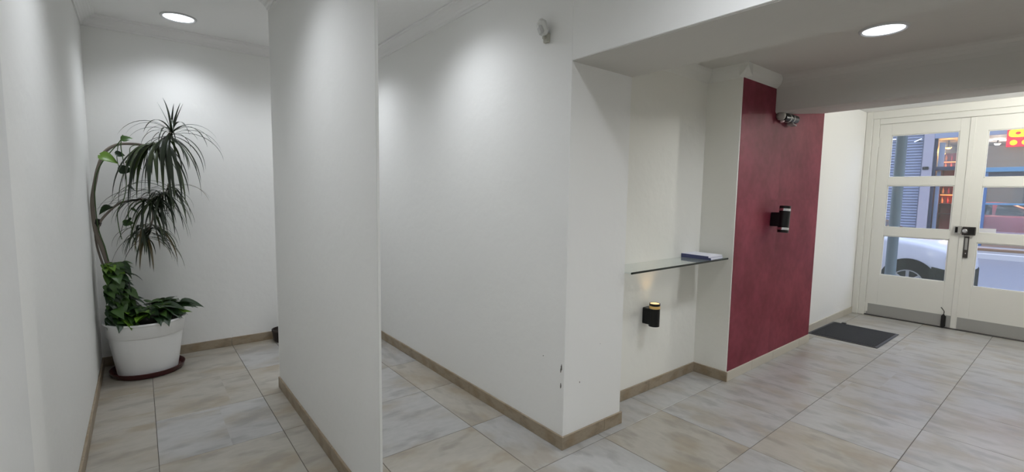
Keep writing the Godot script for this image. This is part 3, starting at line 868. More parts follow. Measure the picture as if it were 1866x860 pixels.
func build_fittings() -> void:
	M.brass = mat(Color(0.95, 0.80, 0.52), 0.3, 0.6)
	sconce("wall_light", "black cylindrical wall light tilted on the maroon wall", Vector3(4.185, 1.268, -1.603), 0.222, 0.042, -5.0, true)
	var s2 := sconce("wall_light", "black cylindrical wall light with a gold ring, low under the glass shelf", Vector3(2.845, 0.60, -1.905), 0.165, 0.038, 0.0, false)
	var st := tool_()
	lathe(st, [Vector2(0, 0.079), Vector2(0.032, 0.079), Vector2(0.032, 0.0815), Vector2(0, 0.0825)], 24)
	part("lamp_glass", st, glow(Color(1.0, 0.86, 0.62), 0.9), s2)
	var up := SpotLight3D.new()
	up.name = "lamp_light"
	up.light_color = Color(1.0, 0.82, 0.55)
	up.light_energy = 0.02
	up.spot_angle = 50
	up.spot_angle_attenuation = 0.9
	up.light_size = 0.02
	up.shadow_enabled = true
	up.position = Vector3(0, 0.09, 0)
	up.rotation_degrees = Vector3(90, 0, 0)
	s2.add_child(up)

	# glass shelf
	var gs := thing("glass_shelf", "clear glass shelf spanning the niche beside the maroon wall", "shelf", Vector3(2.936, 0.968, -1.857))
	part("glass_plate", box_st(Vector3(-0.604, 0, -0.121), Vector3(0.605, 0.009, 0.1175)), M.shelf, gs)
	part("glass_edge", box_st(Vector3(-0.604, -0.003, 0.1176), Vector3(0.605, 0.0098, 0.1225), 0.001), M.shelf_edge, gs)
	# papers on the shelf
	var pp := [[Vector3(3.385, 0.977, -1.865), 0.20, 0.235, 0.015, 0.05, M.bluecover, "blue-edged notebook lying at the bottom of the pile on the glass shelf"], [Vector3(3.380, 0.9925, -1.868), 0.20, 0.23, 0.013, -0.03, M.bluecover, "blue and white booklet lying on top of the pile on the glass shelf"]]
	for b in pp:
		var t := thing("booklet", b[6], "booklet", b[0], "booklets on the glass shelf")
		t.rotation.y = b[4]
		var w: float = b[1] * 0.5
		var d: float = b[2] * 0.5
		var h: float = b[3]
		part("pages", box_st(Vector3(-w + 0.003, 0.0015, -d + 0.002), Vector3(w - 0.003, h - 0.0015, d - 0.002)), M.paper, t)
		part("cover", box_st(Vector3(-w, 0.0, -d), Vector3(w, 0.0015, d)), b[5], t)
		part("cover", box_st(Vector3(-w, h - 0.0015, -d), Vector3(w, h, d)), M.paper, t)
		part("spine", box_st(Vector3(-w - 0.001, 0.0, -d), Vector3(-w + 0.003, h, d), 0.0006), b[5], t)

	# motion detector on the beam face
	var pd := thing("motion_detector", "small white motion detector tilted on the wall above the opening", "sensor", Vector3(1.82, 2.345, -1.972))
	st = tool_()
	var bas := Basis(Vector3.UP, -0.5) * Basis(Vector3(0, 0, 1), 0.38)
	cbox(st, Vector3(-0.045, 0.014, 0.0), Vector3(0.052, 0.086, 0.074), 0.018, bas)
	part("housing", st, M.plastic, pd)
	st = tool_()
	cbox(st, Vector3(-0.068, -0.006, 0.010), Vector3(0.018, 0.048, 0.056), 0.008, bas)
	part("lens_window", st, mat(Color(0.74, 0.74, 0.73), 0.3), pd)
	st = tool_()
	for k in 3: cbox(st, Vector3(-0.0775, -0.006, 0.012) + bas * Vector3(0, 0.006 * (k - 1), 0.009 * (k - 1)), Vector3(0.003, 0.018, 0.003), 0.0, bas)
	part("vent_slot", st, mat(Color(0.45, 0.45, 0.45), 0.7), pd)
	st = tool_()
	cbox(st, Vector3(-0.012, -0.035, 0), Vector3(0.024, 0.05, 0.04), 0.005)
	cbox(st, Vector3(-0.026, -0.035, 0), Vector3(0.03, 0.016, 0.02), 0.004)
	part("bracket", st, mat(Color(0.72, 0.71, 0.66), 0.6), pd)

	# small spotlight under the beam
	var sp := thing("spot_lamp", "small dark spotlight on a grey knuckle where beam meets maroon wall", "spotlight", Vector3(4.16, 2.128, -1.655))
	st = tool_()
	lathe(st, [Vector2(0, -0.03), Vector2(0.022, -0.026), Vector2(0.034, -0.005), Vector2(0.036, 0.012), Vector2(0.028, 0.03), Vector2(0, 0.036)], 20, Vector3(-0.01, -0.018, -0.01))
	part("knuckle", st, mat(Color(0.62, 0.60, 0.57), 0.5), sp)
	st = tool_()
	lathe(st, [Vector2(0, -0.012), Vector2(0.014, -0.010), Vector2(0.016, 0.004), Vector2(0, 0.008)], 14, Vector3(-0.006, -0.055, 0.0))
	part("knob", st, mat(Color(0.82, 0.74, 0.74), 0.4), sp)
	st = tool_()
	var hb := Basis(Vector3(0, 0, 1), -PI / 2 + 0.02)
	lathe(st, [Vector2(0, 0.0), Vector2(0.024, 0.0), Vector2(0.034, 0.05), Vector2(0.036, 0.23), Vector2(0.031, 0.232), Vector2(0.028, 0.21), Vector2(0, 0.205)], 24, Vector3(0.02, -0.022, 0.0), hb)
	part("lamp_barrel", st, M.blackmetal, sp)
	st = tool_()
	lathe(st, [Vector2(0.0345, 0.06), Vector2(0.0375, 0.062), Vector2(0.0375, 0.075), Vector2(0.0345, 0.077)], 24, Vector3(0.02, -0.022, 0.0), hb)
	part("barrel_ring", st, M.steel, sp)
	st = tool_()
	lathe(st, [Vector2(0.0355, 0.13), Vector2(0.038, 0.132), Vector2(0.038, 0.14), Vector2(0.0355, 0.142)], 24, Vector3(0.02, -0.022, 0.0), hb)
	part("barrel_ring", st, M.steel, sp)
	st = tool_()
	cbox(st, Vector3(0.20, -0.064, -0.005), Vector3(0.085, 0.012, 0.05), 0.003, Basis(Vector3(0, 0, 1), -0.12))
	part("clip", st, mat(Color(0.55, 0.53, 0.52), 0.5), sp)

	# door mat
	var mt := thing("door_mat", "dark grey rectangular door mat on the tiles inside the entrance", "door mat", Vector3(5.915, 0.0, -1.503))
	mt.rotation.y = -0.012
	part("border", box_st(Vector3(-0.38, 0.0006, -0.305), Vector3(0.38, 0.0075, 0.305), 0.003), M.mat_edge, mt)
	st = tool_()
	span(st, Vector3(-0.355, 0.0077, -0.28), Vector3(0.355, 0.0115, 0.28), 0.002)
	var fib := part("pile", st, M.mat_fibre, mt)
	M.mat_fibre.uv1_triplanar = true
	M.mat_fibre.uv1_scale = Vector3(14, 14, 14)
	M.mat_fibre.heightmap_enabled = true
	M.mat_fibre.heightmap_texture = plaster_noise
	M.mat_fibre.heightmap_scale = 0.3
	fib.set_meta("label", "ribbed grey pile")
	part("tag", box_st(Vector3(0.38, 0.0006, -0.225), Vector3(0.425, 0.012, -0.185), 0.002), M.black, mt)

# ---------------------------------------------------------------- street seen through the glass
func loft(st: SurfaceTool, secs: Array) -> void:   # sections of equal point count, ordered front (+z) to rear
	st.set_smooth_group(1)
	for i in secs.size() - 1:
		for k in secs[i].size() - 1:
			quad(st, secs[i][k], secs[i + 1][k], secs[i + 1][k + 1], secs[i][k + 1])

func car(called: String, label: String, at: Vector3, paint: Material, cladding: bool, size := 1.0) -> void:
	# nose at local z = 0, tail at z = -4; origin on the road under the nose
	var t := thing(called, label, "car", at)
	t.scale = Vector3(size, size, size)
	var o := 0.27   # short front overhang
	var S := [[0.0, 0.48, 0.26, 0.58, 0.42], [0.03, 0.60, 0.22, 0.68, 0.55], [0.10, 0.73, 0.18, 0.76, 0.66], [0.24, 0.82, 0.18, 0.85, 0.73], [0.48, 0.865, 0.18, 0.915, 0.77], [0.83, 0.875, 0.18, 0.97, 0.78], [1.08, 0.88, 0.18, 1.0, 0.79], [1.9, 0.88, 0.18, 1.01, 0.80], [2.93, 0.87, 0.18, 1.02, 0.78], [3.48, 0.82, 0.2, 0.98, 0.72], [3.68, 0.72, 0.26, 0.86, 0.62], [3.73, 0.60, 0.32, 0.72, 0.5]]
	var secs := []
	for s in S:
		var z: float = -s[0]
		var w: float = s[1]
		var yb: float = s[2]
		var yt: float = s[3]
		var wt: float = s[4]
		var half := [Vector2(0, yb), Vector2(w * 0.9, yb), Vector2(w * 0.98, yb + 0.08), Vector2(w, lerpf(yb, yt, 0.55)), Vector2(w * 0.985, yt - 0.07), Vector2((w + wt) * 0.5, yt - 0.015), Vector2(wt * 0.94, yt + 0.012), Vector2(wt * 0.5, yt + 0.045), Vector2(0, yt + 0.055)]
		var ring := []
		for k in half.size(): ring.append(Vector3(-half[k].x, half[k].y, z))
		for k in range(half.size() - 2, -1, -1): ring.append(Vector3(half[k].x, half[k].y, z))
		ring.reverse()
		secs.append(ring)
	var st := tool_()
	loft(st, secs)
	for e in [0, S.size() - 1]:
		st.set_smooth_group(3 + e)
		var c := Vector3(0, (S[e][2] + S[e][3]) * 0.5, -S[e][0])
		for k in secs[e].size() - 1:
			if e == 0: tri(st, c, secs[e][k], secs[e][k + 1])
			else: tri(st, c, secs[e][k + 1], secs[e][k])
	part("body", st, paint, t)
	# cabin
	var C := [[1.30, 0.70, 1.03, 0.69, 1.04], [1.62, 0.76, 1.0, 0.66, 1.22], [2.05, 0.78, 1.0, 0.61, 1.41], [2.6, 0.78, 1.0, 0.60, 1.46], [3.3, 0.76, 1.0, 0.58, 1.42], [3.72, 0.70, 1.0, 0.60, 1.18], [3.85, 0.66, 0.98, 0.62, 1.03]]
	secs = []
	for s in C:
		s[0] -= o
		var ring2 := [Vector3(s[1], s[2] - 0.03, -s[0]), Vector3(lerpf(s[1], s[3], 0.5) + 0.015, lerpf(s[2], s[4], 0.5), -s[0]), Vector3(s[3], s[4] - 0.015, -s[0]), Vector3(s[3] * 0.6, s[4] + 0.012, -s[0]), Vector3(0, s[4] + 0.02, -s[0])]
		for k in range(3, -1, -1): ring2.append(Vector3(-ring2[k].x, ring2[k].y, ring2[k].z))
		secs.append(ring2)
	st = tool_()
	loft(st, secs)
	part("cabin", st, paint, t)
	var glass := mat(Color(0.07, 0.08, 0.10), 0.06)
	st = tool_()
	st.set_smooth_group(-1)
	var ws := [Vector3(-0.64, 1.055, -1.31), Vector3(0.64, 1.055, -1.31), Vector3(0.57, 1.415, -2.01), Vector3(-0.57, 1.415, -2.01)]
	var up := Vector3(0, 0.030, 0.018)
	quad(st, ws[0] + up, ws[1] + up, ws[2] + up, ws[3] + up)
	for k in 4:
		var j := (k + 1) % 4
		quad(st, ws[k] - up, ws[j] - up, ws[j] + up, ws[k] + up)
	part("windscreen", st, glass, t).position.z = o
	for sx in [-1.0, 1.0]:
		for wn in [[1.75, 2.50], [2.58, 3.25]]:
			st = tool_()
			var z0: float = wn[0]
			var z1: float = wn[1]
			var y0 := 1.035
			var b0 := 1.24 if z0 < 2.0 else 1.40
			var poly := [Vector3(sx * 0.800, y0, -z0), Vector3(sx * 0.800, y0, -z1), Vector3(sx * 0.650, 1.37, -z1 + 0.02), Vector3(sx * (0.70 if z0 < 2.0 else 0.648), b0 - 0.02, -z0 - 0.02), ]
			if z0 < 2.0: poly.insert(3, Vector3(sx * 0.655, 1.375, -2.12))
			st.set_smooth_group(-1)
			for k in range(1, poly.size() - 1):
				if sx < 0: tri(st, poly[0], poly[k + 1], poly[k])
				else: tri(st, poly[0], poly[k], poly[k + 1])
				var inn := Vector3(-sx * 0.03, 0, 0)
				tri(st, poly[0] + inn, poly[k] + inn, poly[k + 1] + inn)
			part("side_window", st, glass, t).position.z = o
		st = tool_()
		cbox(st, Vector3(sx * 0.93, 1.04, -1.62), Vector3(0.15, 0.11, 0.08), 0.03)
		part("wing_mirror", st, paint, t).position.z = o
		# headlamp
		st = tool_()
		lathe(st, [Vector2(0, -0.10), Vector2(0.07, -0.07), Vector2(0.095, 0.0), Vector2(0.07, 0.07), Vector2(0, 0.10)], 16, Vector3(sx * 0.70, 0.72, -0.19), Basis(Vector3.UP, sx * 0.95) * Basis(Vector3(1, 0, 0), PI / 2).scaled(Vector3(1, 0.9, 1.9)))
		part("headlamp", st, mat(Color(0.88, 0.9, 0.93), 0.08), t)
		for wz in [-0.63, -3.05]:
			# wheel arch, tyre, rim
			var out := Basis(Vector3(0, 0, 1), -sx * PI / 2)
			st = tool_()
			lathe(st, [Vector2(0, 0), Vector2(0.345, 0), Vector2(0.345, 0.012), Vector2(0.33, 0.018), Vector2(0, 0.018)], 40, Vector3(sx * 0.866, 0.33, wz), out)
			part("wheel_arch", st, M.rubber, t)
			st = tool_()
			lathe(st, [Vector2(0.19, -0.16), Vector2(0.27, -0.16), Vector2(0.295, -0.14), Vector2(0.30, -0.05), Vector2(0.29, -0.005), Vector2(0.255, 0.008), Vector2(0.195, 0.002)], 40, Vector3(sx * 0.885, 0.30, wz), out)
			var ty := part("tyre", st, M.rubber, t)
			st = tool_()
			lathe(st, [Vector2(0.2, -0.16), Vector2(0.2, 0.004), Vector2(0.185, 0.004), Vector2(0.175, -0.03), Vector2(0.06, -0.02), Vector2(0.05, 0.0), Vector2(0, 0.004)], 30, Vector3(sx * 0.885, 0.30, wz), out)
			for k in 7:
				var an := TAU * k / 7.0
				cbox(st, Vector3(sx * 0.878, 0.30, wz) + Vector3(0, cos(an), sin(an)) * 0.115, Vector3(0.02, 0.14, 0.045), 0.006, Basis(Vector3(1, 0, 0), an))
			part("rim", st, M.steel, ty)
	if cladding:
		st = tool_()
		var b0 := []
		for s in [[-0.012, 0.49], [0.025, 0.62], [0.095, 0.755], [0.235, 0.845], [0.36, 0.872]]:
			var z2: float = -s[0]
			var w2: float = s[1]
			var yt2: float = 0.50 + 0.22 * maxf(s[0], 0.0)
			b0.append([Vector3(w2 - 0.05, 0.17, z2), Vector3(w2, 0.22, z2), Vector3(w2 + 0.004, yt2 - 0.03, z2), Vector3(w2 - 0.02, yt2, z2)])
		for sx in [1.0, -1.0]:
			for i in b0.size() - 1:
				for k in 3:
					var q := [b0[i][k], b0[i + 1][k], b0[i + 1][k + 1], b0[i][k + 1]]
					for v in 4: q[v].x *= sx
					if sx > 0: quad(st, q[0], q[1], q[2], q[3])
					else: quad(st, q[3], q[2], q[1], q[0])
		span(st, Vector3(-0.5, 0.17, -0.02), Vector3(0.5, 0.49, 0.014), 0.01)
		part("bumper", st, M.rubber, t)
		st = tool_()
		lathe(st, [Vector2(0, 0), Vector2(0.05, 0), Vector2(0.045, 0.015), Vector2(0, 0.02)], 16, Vector3(-0.64, 0.44, 0.0), Basis(Vector3(1, 0, 0), PI / 2))
		part("fog_lamp", st, M.chrome, t)
	st = tool_()
	tube(st, [Vector3(-0.55, 1.045, -1.27), Vector3(0.05, 1.055, -1.24)], 0.008, 0.006, 6)
	tube(st, [Vector3(0.0, 1.05, -1.27), Vector3(0.55, 1.045, -1.25)], 0.008, 0.006, 6)
	part("wiper", st, M.black, t).position.z = o
	st = tool_()
	span(st, Vector3(-0.68, 1.025, -1.33), Vector3(0.68, 1.049, -1.20), 0.01)
	part("cowl", st, M.black, t).position.z = o

func build_street() -> void:
	struct("pavement_near", box_st(Vector3(7.12, -0.4, -9), Vector3(9.55, -0.03, 9)), M.pavement, "grey pavement just outside the entrance door", "pavement")
	struct("kerb_near", box_st(Vector3(9.55, -0.4, -9), Vector3(9.70, -0.05, 9), 0.01), M.kerb, "pale kerb stone line on the near side of the street", "kerb")
	struct("road", box_st(Vector3(9.7, -0.6, -30), Vector3(19.7, -0.30, 30)), M.asphalt, "grey asphalt street beyond the doors", "road")
	struct("kerb_far", box_st(Vector3(19.7, -0.6, -30), Vector3(19.88, -0.14, 30), 0.015), M.kerb, "pale kerb line on the far side of the street", "kerb")
	struct("pavement_far", box_st(Vector3(19.88, -0.6, -30), Vector3(26, -0.085, 30)), M.pavement, "pale pavement in front of the shop opposite", "pavement")
	# own building above the door
	var ob := tool_()
	span(ob, Vector3(7.1, 2.6, -14), Vector3(7.4, 7.0, 14))
	span(ob, Vector3(7.1, -0.1, -14), Vector3(7.3, 2.6, -2.12))
	span(ob, Vector3(7.1, -0.1, 2.65), Vector3(7.3, 2.6, 14))
	struct("wall_street", ob, M.pavement, "outer street wall of the building around the entrance", "wall")
	# lamp post
	var pole := thing("lamp_post", "grey green steel post standing on the pavement in front of the white car", "post", Vector3(8.6, -0.03, -1.80))
	var st := tool_()
	lathe(st, [Vector2(0, 0), Vector2(0.066, 0.0), Vector2(0.064, 2.0), Vector2(0.060, 5.0), Vector2(0, 5.0)], 24)
	part("shaft", st, mat(Color(0.36, 0.42, 0.43), 0.5), pole)
	st = tool_()
	lathe(st, [Vector2(0, 0.0), Vector2(0.10, 0.0), Vector2(0.10, 0.02), Vector2(0.068, 0.03), Vector2(0.0, 0.03)], 24)
	part("base_plate", st, mat(Color(0.33, 0.38, 0.39), 0.5), pole)
	car("car", "white hatchback with dark lower bumper parked outside the left door leaf", Vector3(11.17, -0.30, -1.21), mat(Color(0.84, 0.85, 0.87), 0.25), true, 1.1)
	car("car", "red hatchback standing in for a reflection in the blue framed shop window", Vector3(24.05, -0.085, 0.10), mat(Color(0.66, 0.24, 0.33), 0.3), false)  # solid car built in place of a reflection in the shop window
	# loose boards along the far kerb
	for b in [[Vector3(20.08, -0.062, -1.75), 1.5, 0.04, Color(0.50, 0.38, 0.27), "brown wooden board lying flat along the far kerb, left of the other"], [Vector3(20.12, -0.062, -0.1), 1.6, -0.03, Color(0.44, 0.36, 0.30), "darker wooden board lying along the far kerb, right of the other"]]:
		var w := box_st(Vector3(-0.10, -0.022, -b[1] * 0.5), Vector3(0.10, 0.05, b[1] * 0.5), 0.008)
		var o := single("board", w, mat(b[3], 0.8), b[4], "board", "boards along the far kerb")
		o.position = b[0]
		o.rotation.y = b[2]
	# shopfront opposite
	var X := 22.0
	var stone := plaster(Color(0.64, 0.62, 0.64), 0.8)
	var bluegrey := mat(Color(0.47, 0.52, 0.60), 0.6)
	struct("facade", box_st(Vector3(X + 0.25, -0.1, -14), Vector3(X + 0.6, 8.0, -3.95)), stone, "grey rendered house front behind the roller shutter", "facade")
	struct("pilaster", box_st(Vector3(X - 0.05, -0.1, -3.97), Vector3(X + 0.4, 8.0, -3.69), 0.01), stone, "pale stone pilaster between roller shutter and shop", "pilaster")
	struct("fascia", box_st(Vector3(X - 0.05, 3.58, -3.69), Vector3(X + 0.4, 8.0, 14), 0.01), mat(Color(0.55, 0.58, 0.64), 0.7), "grey blue fascia above the shop window", "facade")
	struct("facade_right", box_st(Vector3(X, -0.1, 3.5), Vector3(X + 0.4, 3.6, 14)), stone, "grey house front beyond the shop", "facade")
	var rs := thing("roller_shutter", "closed grey roller shutter behind the street post", "shutter", Vector3(X + 0.1, -0.08, -5.35))
	var sl := mat(Color(0.53, 0.56, 0.63), 0.5)
	var slat_mesh := tool_()
	extrude(slat_mesh, [Vector2(0.03, 0.003), Vector2(0.0, 0.012), Vector2(-0.014, 0.05), Vector2(0.0, 0.088), Vector2(0.03, 0.097)], Vector3(0, 0, -1.33), Vector3(1, 0, 0), Vector3(0, 1, 0), Vector3(0, 0, 2.66))
	slat_mesh.generate_normals()
	var sm := slat_mesh.commit()
	for k in 41:
		mesh_part("slat", sm, sl, rs, Transform3D(Basis(), Vector3(0, 0.1 * k, 0)))
	part("guide_rail", box_st(Vector3(-0.05, 0, 1.33), Vector3(0.05, 4.1, 1.375), 0.004), mat(Color(0.40, 0.42, 0.48), 0.5), rs)
	part("guide_rail", box_st(Vector3(-0.05, 0, -1.375), Vector3(0.05, 4.1, -1.33), 0.004), mat(Color(0.40, 0.42, 0.48), 0.5), rs)
	var tube_m := glow(Color(0.92, 0.95, 1.0), 0.8)
	for f in [[Vector3(X - 0.15, 3.63, -4.95), Vector3(X - 0.15, 3.63, -4.70), "short white light tube over the roller shutter, left of the post"], [Vector3(X - 0.15, 3.50, -4.22), Vector3(X - 0.15, 3.60, -4.02), "short slanted white light tube over the roller shutter, right of the post"]]:
		var tl := thing("light_tube", f[2], "light tube", f[0], "light tubes over the roller shutter")
		st = tool_()
		tube(st, [Vector3.ZERO, f[1] - f[0]], 0.017, 0.017, 10)
		part("tube", st, tube_m, tl)
		st = tool_()
		var mid: Vector3 = (f[1] - f[0]) * 0.5
		span(st, mid + Vector3(0.017, -0.015, -0.03), mid + Vector3(0.225, 0.015, 0.03), 0.004)
		part("bracket", st, M.steel_dark, tl)
	var ic := thing("intercom", "black intercom box on the pale pilaster opposite", "intercom", Vector3(X - 0.05, 2.56, -3.86))
	part("case", box_st(Vector3(-0.04, -0.05, -0.085), Vector3(0, 0.05, 0.085), 0.012), M.black, ic)
	st = tool_()
	lathe(st, [Vector2(0, 0), Vector2(0.018, 0), Vector2(0.014, 0.006), Vector2(0, 0.007)], 14, Vector3(-0.04, 0, -0.03), Basis(Vector3(0, 0, 1), PI / 2))
	part("button", st, M.steel_dark, ic)
	# shop interior shell
	var dark := mat(Color(0.42, 0.40, 0.39), 0.8)
	var sh := tool_()
	span(sh, Vector3(26.2, -0.1, -3.69), Vector3(26.4, 3.6, 3.5))
	span(sh, Vector3(X + 0.4, -0.1, -3.89), Vector3(26.4, 3.6, -3.69))
	span(sh, Vector3(X + 0.4, -0.1, 3.5), Vector3(26.4, 3.6, 3.7))
	span(sh, Vector3(X + 0.4, 3.58, -3.89), Vector3(26.4, 3.75, 3.7))
	struct("wall_shop", sh, dark, "dim brown grey interior of the shop opposite", "wall")
	# shop frames
	var navy := mat(Color(0.13, 0.15, 0.24), 0.5)
	var blue := mat(Color(0.25, 0.40, 0.58), 0.5)
	var sky := mat(Color(0.36, 0.55, 0.66), 0.45)
	var sf := struct_root("window_1", "blue framed window of the shop opposite", "shop window")
	part("post", box_st(Vector3(X, -0.08, -3.69), Vector3(X + 0.12, 3.58, -3.60), 0.006), navy, sf)
	part("post", box_st(Vector3(X, -0.08, -2.46), Vector3(X + 0.12, 2.4, -2.27), 0.008), blue, sf)
	part("transom", box_st(Vector3(X, 2.47, -3.60), Vector3(X + 0.1, 2.60, -2.46), 0.006), navy, sf)
	part("transom", box_st(Vector3(X - 0.06, 2.38, -2.46), Vector3(X + 0.12, 2.53, 3.5), 0.01), sky, sf)
	part("transom", box_st(Vector3(X + 0.01, 2.20, -2.27), Vector3(X + 0.11, 2.38, 3.5), 0.006), navy, sf)
	part("transom", box_st(Vector3(X, 1.30, -2.27), Vector3(X + 0.09, 1.365, 3.5), 0.006), sky, sf)
	part("sill", box_st(Vector3(X - 0.03, 0.0, -2.27), Vector3(X + 0.12, 0.42, 3.5), 0.008), mat(Color(0.58, 0.50, 0.54), 0.7), sf)
	part("post", box_st(Vector3(X, 0.42, -1.26), Vector3(X + 0.1, 2.2, -1.17), 0.006), blue, sf)
	part("pane", box_st(Vector3(X + 0.05, 0.42, -2.27), Vector3(X + 0.054, 2.2, 3.5)), M.pane, sf)
	part("pane", box_st(Vector3(X + 0.05, 2.53, -3.60), Vector3(X + 0.054, 3.58, 3.5)), M.pane, sf)
	part("door_panel", box_st(Vector3(X + 0.14, 2.60, -3.58), Vector3(X + 0.18, 3.45, -3.42), 0.004), bluegrey, sf)
	part("door_panel", box_st(Vector3(X + 0.14, -0.08, -3.58), Vector3(X + 0.18, 2.46, -3.47), 0.004), bluegrey, sf)
	# shelves with goods
	var shelf_m := mat(Color(0.30, 0.13, 0.10), 0.6)
	var board := [2.62, 2.88, 1.38, 1.72, 1.02]
	var rk := thing("goods_rack", "dark red rack of shelves lit in orange inside the shop", "shelf", Vector3(22.66, -0.085, -2.98))
	for y in board:
		part("shelf", box_st(Vector3(-0.18, y, -0.52), Vector3(0.18, y + 0.03, 0.48), 0.004), shelf_m, rk)
	part("back_panel", box_st(Vector3(0.18, 0, -0.52), Vector3(0.21, 3.2, 0.48)), mat(Color(0.50, 0.18, 0.13), 0.7), rk)
	for z in [-0.545, 0.48]:
		part("upright", box_st(Vector3(-0.18, 0, z), Vector3(0.21, 3.2, z + 0.025)), shelf_m, rk)
	var strip := glow(Color(1.0, 0.55, 0.28), 1.6)
	for y in [2.86, 1.70]:
		var ls := single("light_strip", box_st(Vector3(22.46, y - 0.10, -3.48), Vector3(22.475, y - 0.065, -2.52)), strip, "orange light strip under the %s shelf board in the shop" % ("upper" if y > 2 else "lower"), "light strip")
		var al := OmniLight3D.new()
		al.name = "strip_light"
		al.light_color = Color(1.0, 0.55, 0.28)
		al.light_energy = 0.5
		al.light_size = 0.1
		al.shadow_enabled = true
		al.omni_range = 14.0
		al.position = Vector3(22.42, y - 0.12, -3.0)
		ls.add_child(al)
	var bm := tool_()
	lathe(bm, [Vector2(0, 0), Vector2(0.036, 0), Vector2(0.036, 0.12), Vector2(0.014, 0.165), Vector2(0.014, 0.21), Vector2(0, 0.21)], 12)
	bm.generate_normals()
	var bottle := bm.commit()
	var cols := [mat(Color(0.72, 0.30, 0.14), 0.3), mat(Color(0.55, 0.10, 0.10), 0.3), mat(Color(0.80, 0.52, 0.25), 0.3)]
	var ordn := ["first", "second", "third", "fourth", "fifth", "sixth", "seventh"]
	var cname := ["orange", "dark red", "amber"]
	var shn := {2.65: "second highest", 2.91: "highest", 1.41: "second lowest", 1.75: "middle"}
	for y in shn:
		for k in 7:
			var o := MeshInstance3D.new()
			var ci := (k * 2 + int(y * 10)) % 3
			o.mesh = bottle
			o.material_override = cols[ci]
			o.name = numbered("bottle")
			add_child(o)
			o.position = Vector3(22.58, y - 0.085 + 0.001, -3.44 + 0.145 * k)
			tag(o, "small %s bottle, %s from left on the %s shelf of the goods rack" % [cname[ci], ordn[k], shn[y]], "bottle", "bottles on the shop rack")
	# ceiling lamps in the shop
	for l in [[Vector3(22.95, 3.33, -3.46), Color(1.0, 0.75, 0.40), "small warm ceiling lamp over the goods rack in the shop", 1.6], [Vector3(24.0, 3.47, -2.33), Color(1.0, 0.97, 0.92), "small white ceiling lamp behind the upper shop window", 2.2], [Vector3(24.0, 3.50, -1.20), Color(1.0, 0.85, 0.6), "small warm ceiling lamp under the red sign", 2.2]]:
		var cl := thing("ceiling_lamp", l[2], "ceiling light", l[0], "ceiling lamps in the shop")
		st = tool_()
		lathe(st, [Vector2(0, -0.055), Vector2(0.05, -0.045), Vector2(0.09, -0.01), Vector2(0.09, 0.0), Vector2(0, 0.0)], 18)
		part("bulb", st, glow(l[1], 2.5), cl)
		st = tool_()
		lathe(st, [Vector2(0, 0.0), Vector2(0.095, 0.0), Vector2(0.095, 0.02), Vector2(0.02, 0.03), Vector2(0.02, 3.578 - l[0].y), Vector2(0, 3.578 - l[0].y)], 18)
		part("mount", st, M.steel_dark, cl)
		var ol := OmniLight3D.new()
		ol.name = "lamp_light"
		ol.light_color = l[1]
		ol.light_energy = l[3]
		ol.light_size = 0.06
		ol.shadow_enabled = true
		ol.omni_range = 14.0
		ol.position = Vector3(0, -0.15, 0)
		cl.add_child(ol)
	# dark display units and counter behind the glass
	var du := [[Vector3(25.3, -0.08, -1.35), Vector3(0.5, 2.95, 0.62), "tall dark display cabinet under the red sign in the shop"], [Vector3(25.3, -0.08, -0.55), Vector3(0.5, 2.9, 0.7), "second dark display cabinet further right in the shop"]]
	for u in du:
		var cb := thing("display_cabinet", u[2], "cabinet", u[0], "dark cabinets in the shop")
		var s: Vector3 = u[1]
		part("body", box_st(Vector3(0, 0, -s.z * 0.5), Vector3(s.x, s.y, s.z * 0.5), 0.01), mat(Color(0.16, 0.16, 0.165), 0.6), cb)
		part("door", box_st(Vector3(-0.02, 0.1, -s.z * 0.46), Vector3(0, s.y - 0.35, s.z * 0.46), 0.006), mat(Color(0.11, 0.11, 0.12), 0.4), cb)
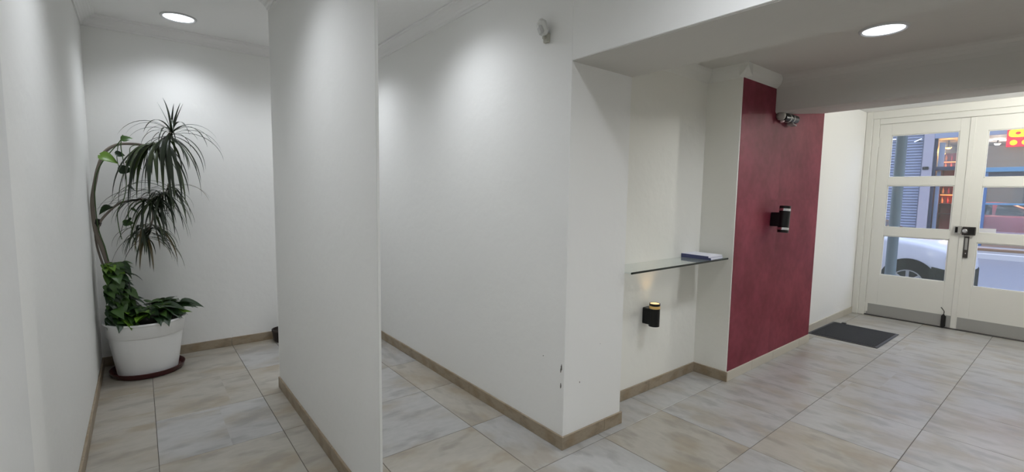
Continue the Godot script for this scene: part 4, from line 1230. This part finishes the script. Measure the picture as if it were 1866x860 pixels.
	# illuminated sign
	var sg := thing("neon_sign", "red and yellow lit shop sign with a letter O, cut by the right edge", "sign", Vector3(X - 0.12, 3.265, -1.93))
	part("board", box_st(Vector3(0, -0.10, 0), Vector3(0.06, 0.50, 1.6), 0.01), glow(Color(0.95, 0.10, 0.22), 0.75), sg).set_meta("label", "glowing red backing board")
	st = tool_()
	var outer := []
	var inner := []
	for k in 40:
		var tt := TAU * k / 40.0
		var ex := pow(absf(cos(tt)), 0.55) * signf(cos(tt))
		var ey := pow(absf(sin(tt)), 0.55) * signf(sin(tt))
		outer.append(Vector2(0.285 + ex * 0.245, 0.325 + ey * 0.125))
		inner.append(Vector2(0.245 + cos(tt) * 0.062, 0.325 + sin(tt) * 0.05))
	st.set_smooth_group(-1)
	for k in 40:
		var j := (k + 1) % 40
		var A := func(v: Vector2, x: float) -> Vector3: return Vector3(x, v.y, v.x)
		quad(st, A.call(outer[k], -0.03), A.call(outer[j], -0.03), A.call(inner[j], -0.03), A.call(inner[k], -0.03))
		quad(st, A.call(outer[j], -0.03), A.call(outer[k], -0.03), A.call(outer[k], 0.0), A.call(outer[j], 0.0))
		quad(st, A.call(inner[k], -0.03), A.call(inner[j], -0.03), A.call(inner[j], 0.0), A.call(inner[k], 0.0))
	part("letter", st, glow(Color(1.0, 0.86, 0.05), 1.5), sg).set_meta("label", "yellow letter O")
	var yl := glow(Color(1.0, 0.72, 0.05), 1.4)
	for z in [0.16, 0.42, 0.68]:
		st = tool_()
		lathe(st, [Vector2(0, 0), Vector2(0.085, 0), Vector2(0.075, 0.02), Vector2(0, 0.03)], 24, Vector3(0, 0.03, z), Basis(Vector3(0, 0, 1), PI / 2))
		part("lamp", st, yl, sg)
	var ar := AreaLight3D.new()
	ar.name = "sign_light"
	ar.light_color = Color(1.0, 0.35, 0.2)
	ar.light_energy = 0.5
	ar.area_size = Vector2(1.5, 0.55)
	ar.shadow_enabled = true
	ar.position = Vector3(-0.05, 0.2, 0.8)
	ar.rotation_degrees = Vector3(0, 90, 0)
	sg.add_child(ar)
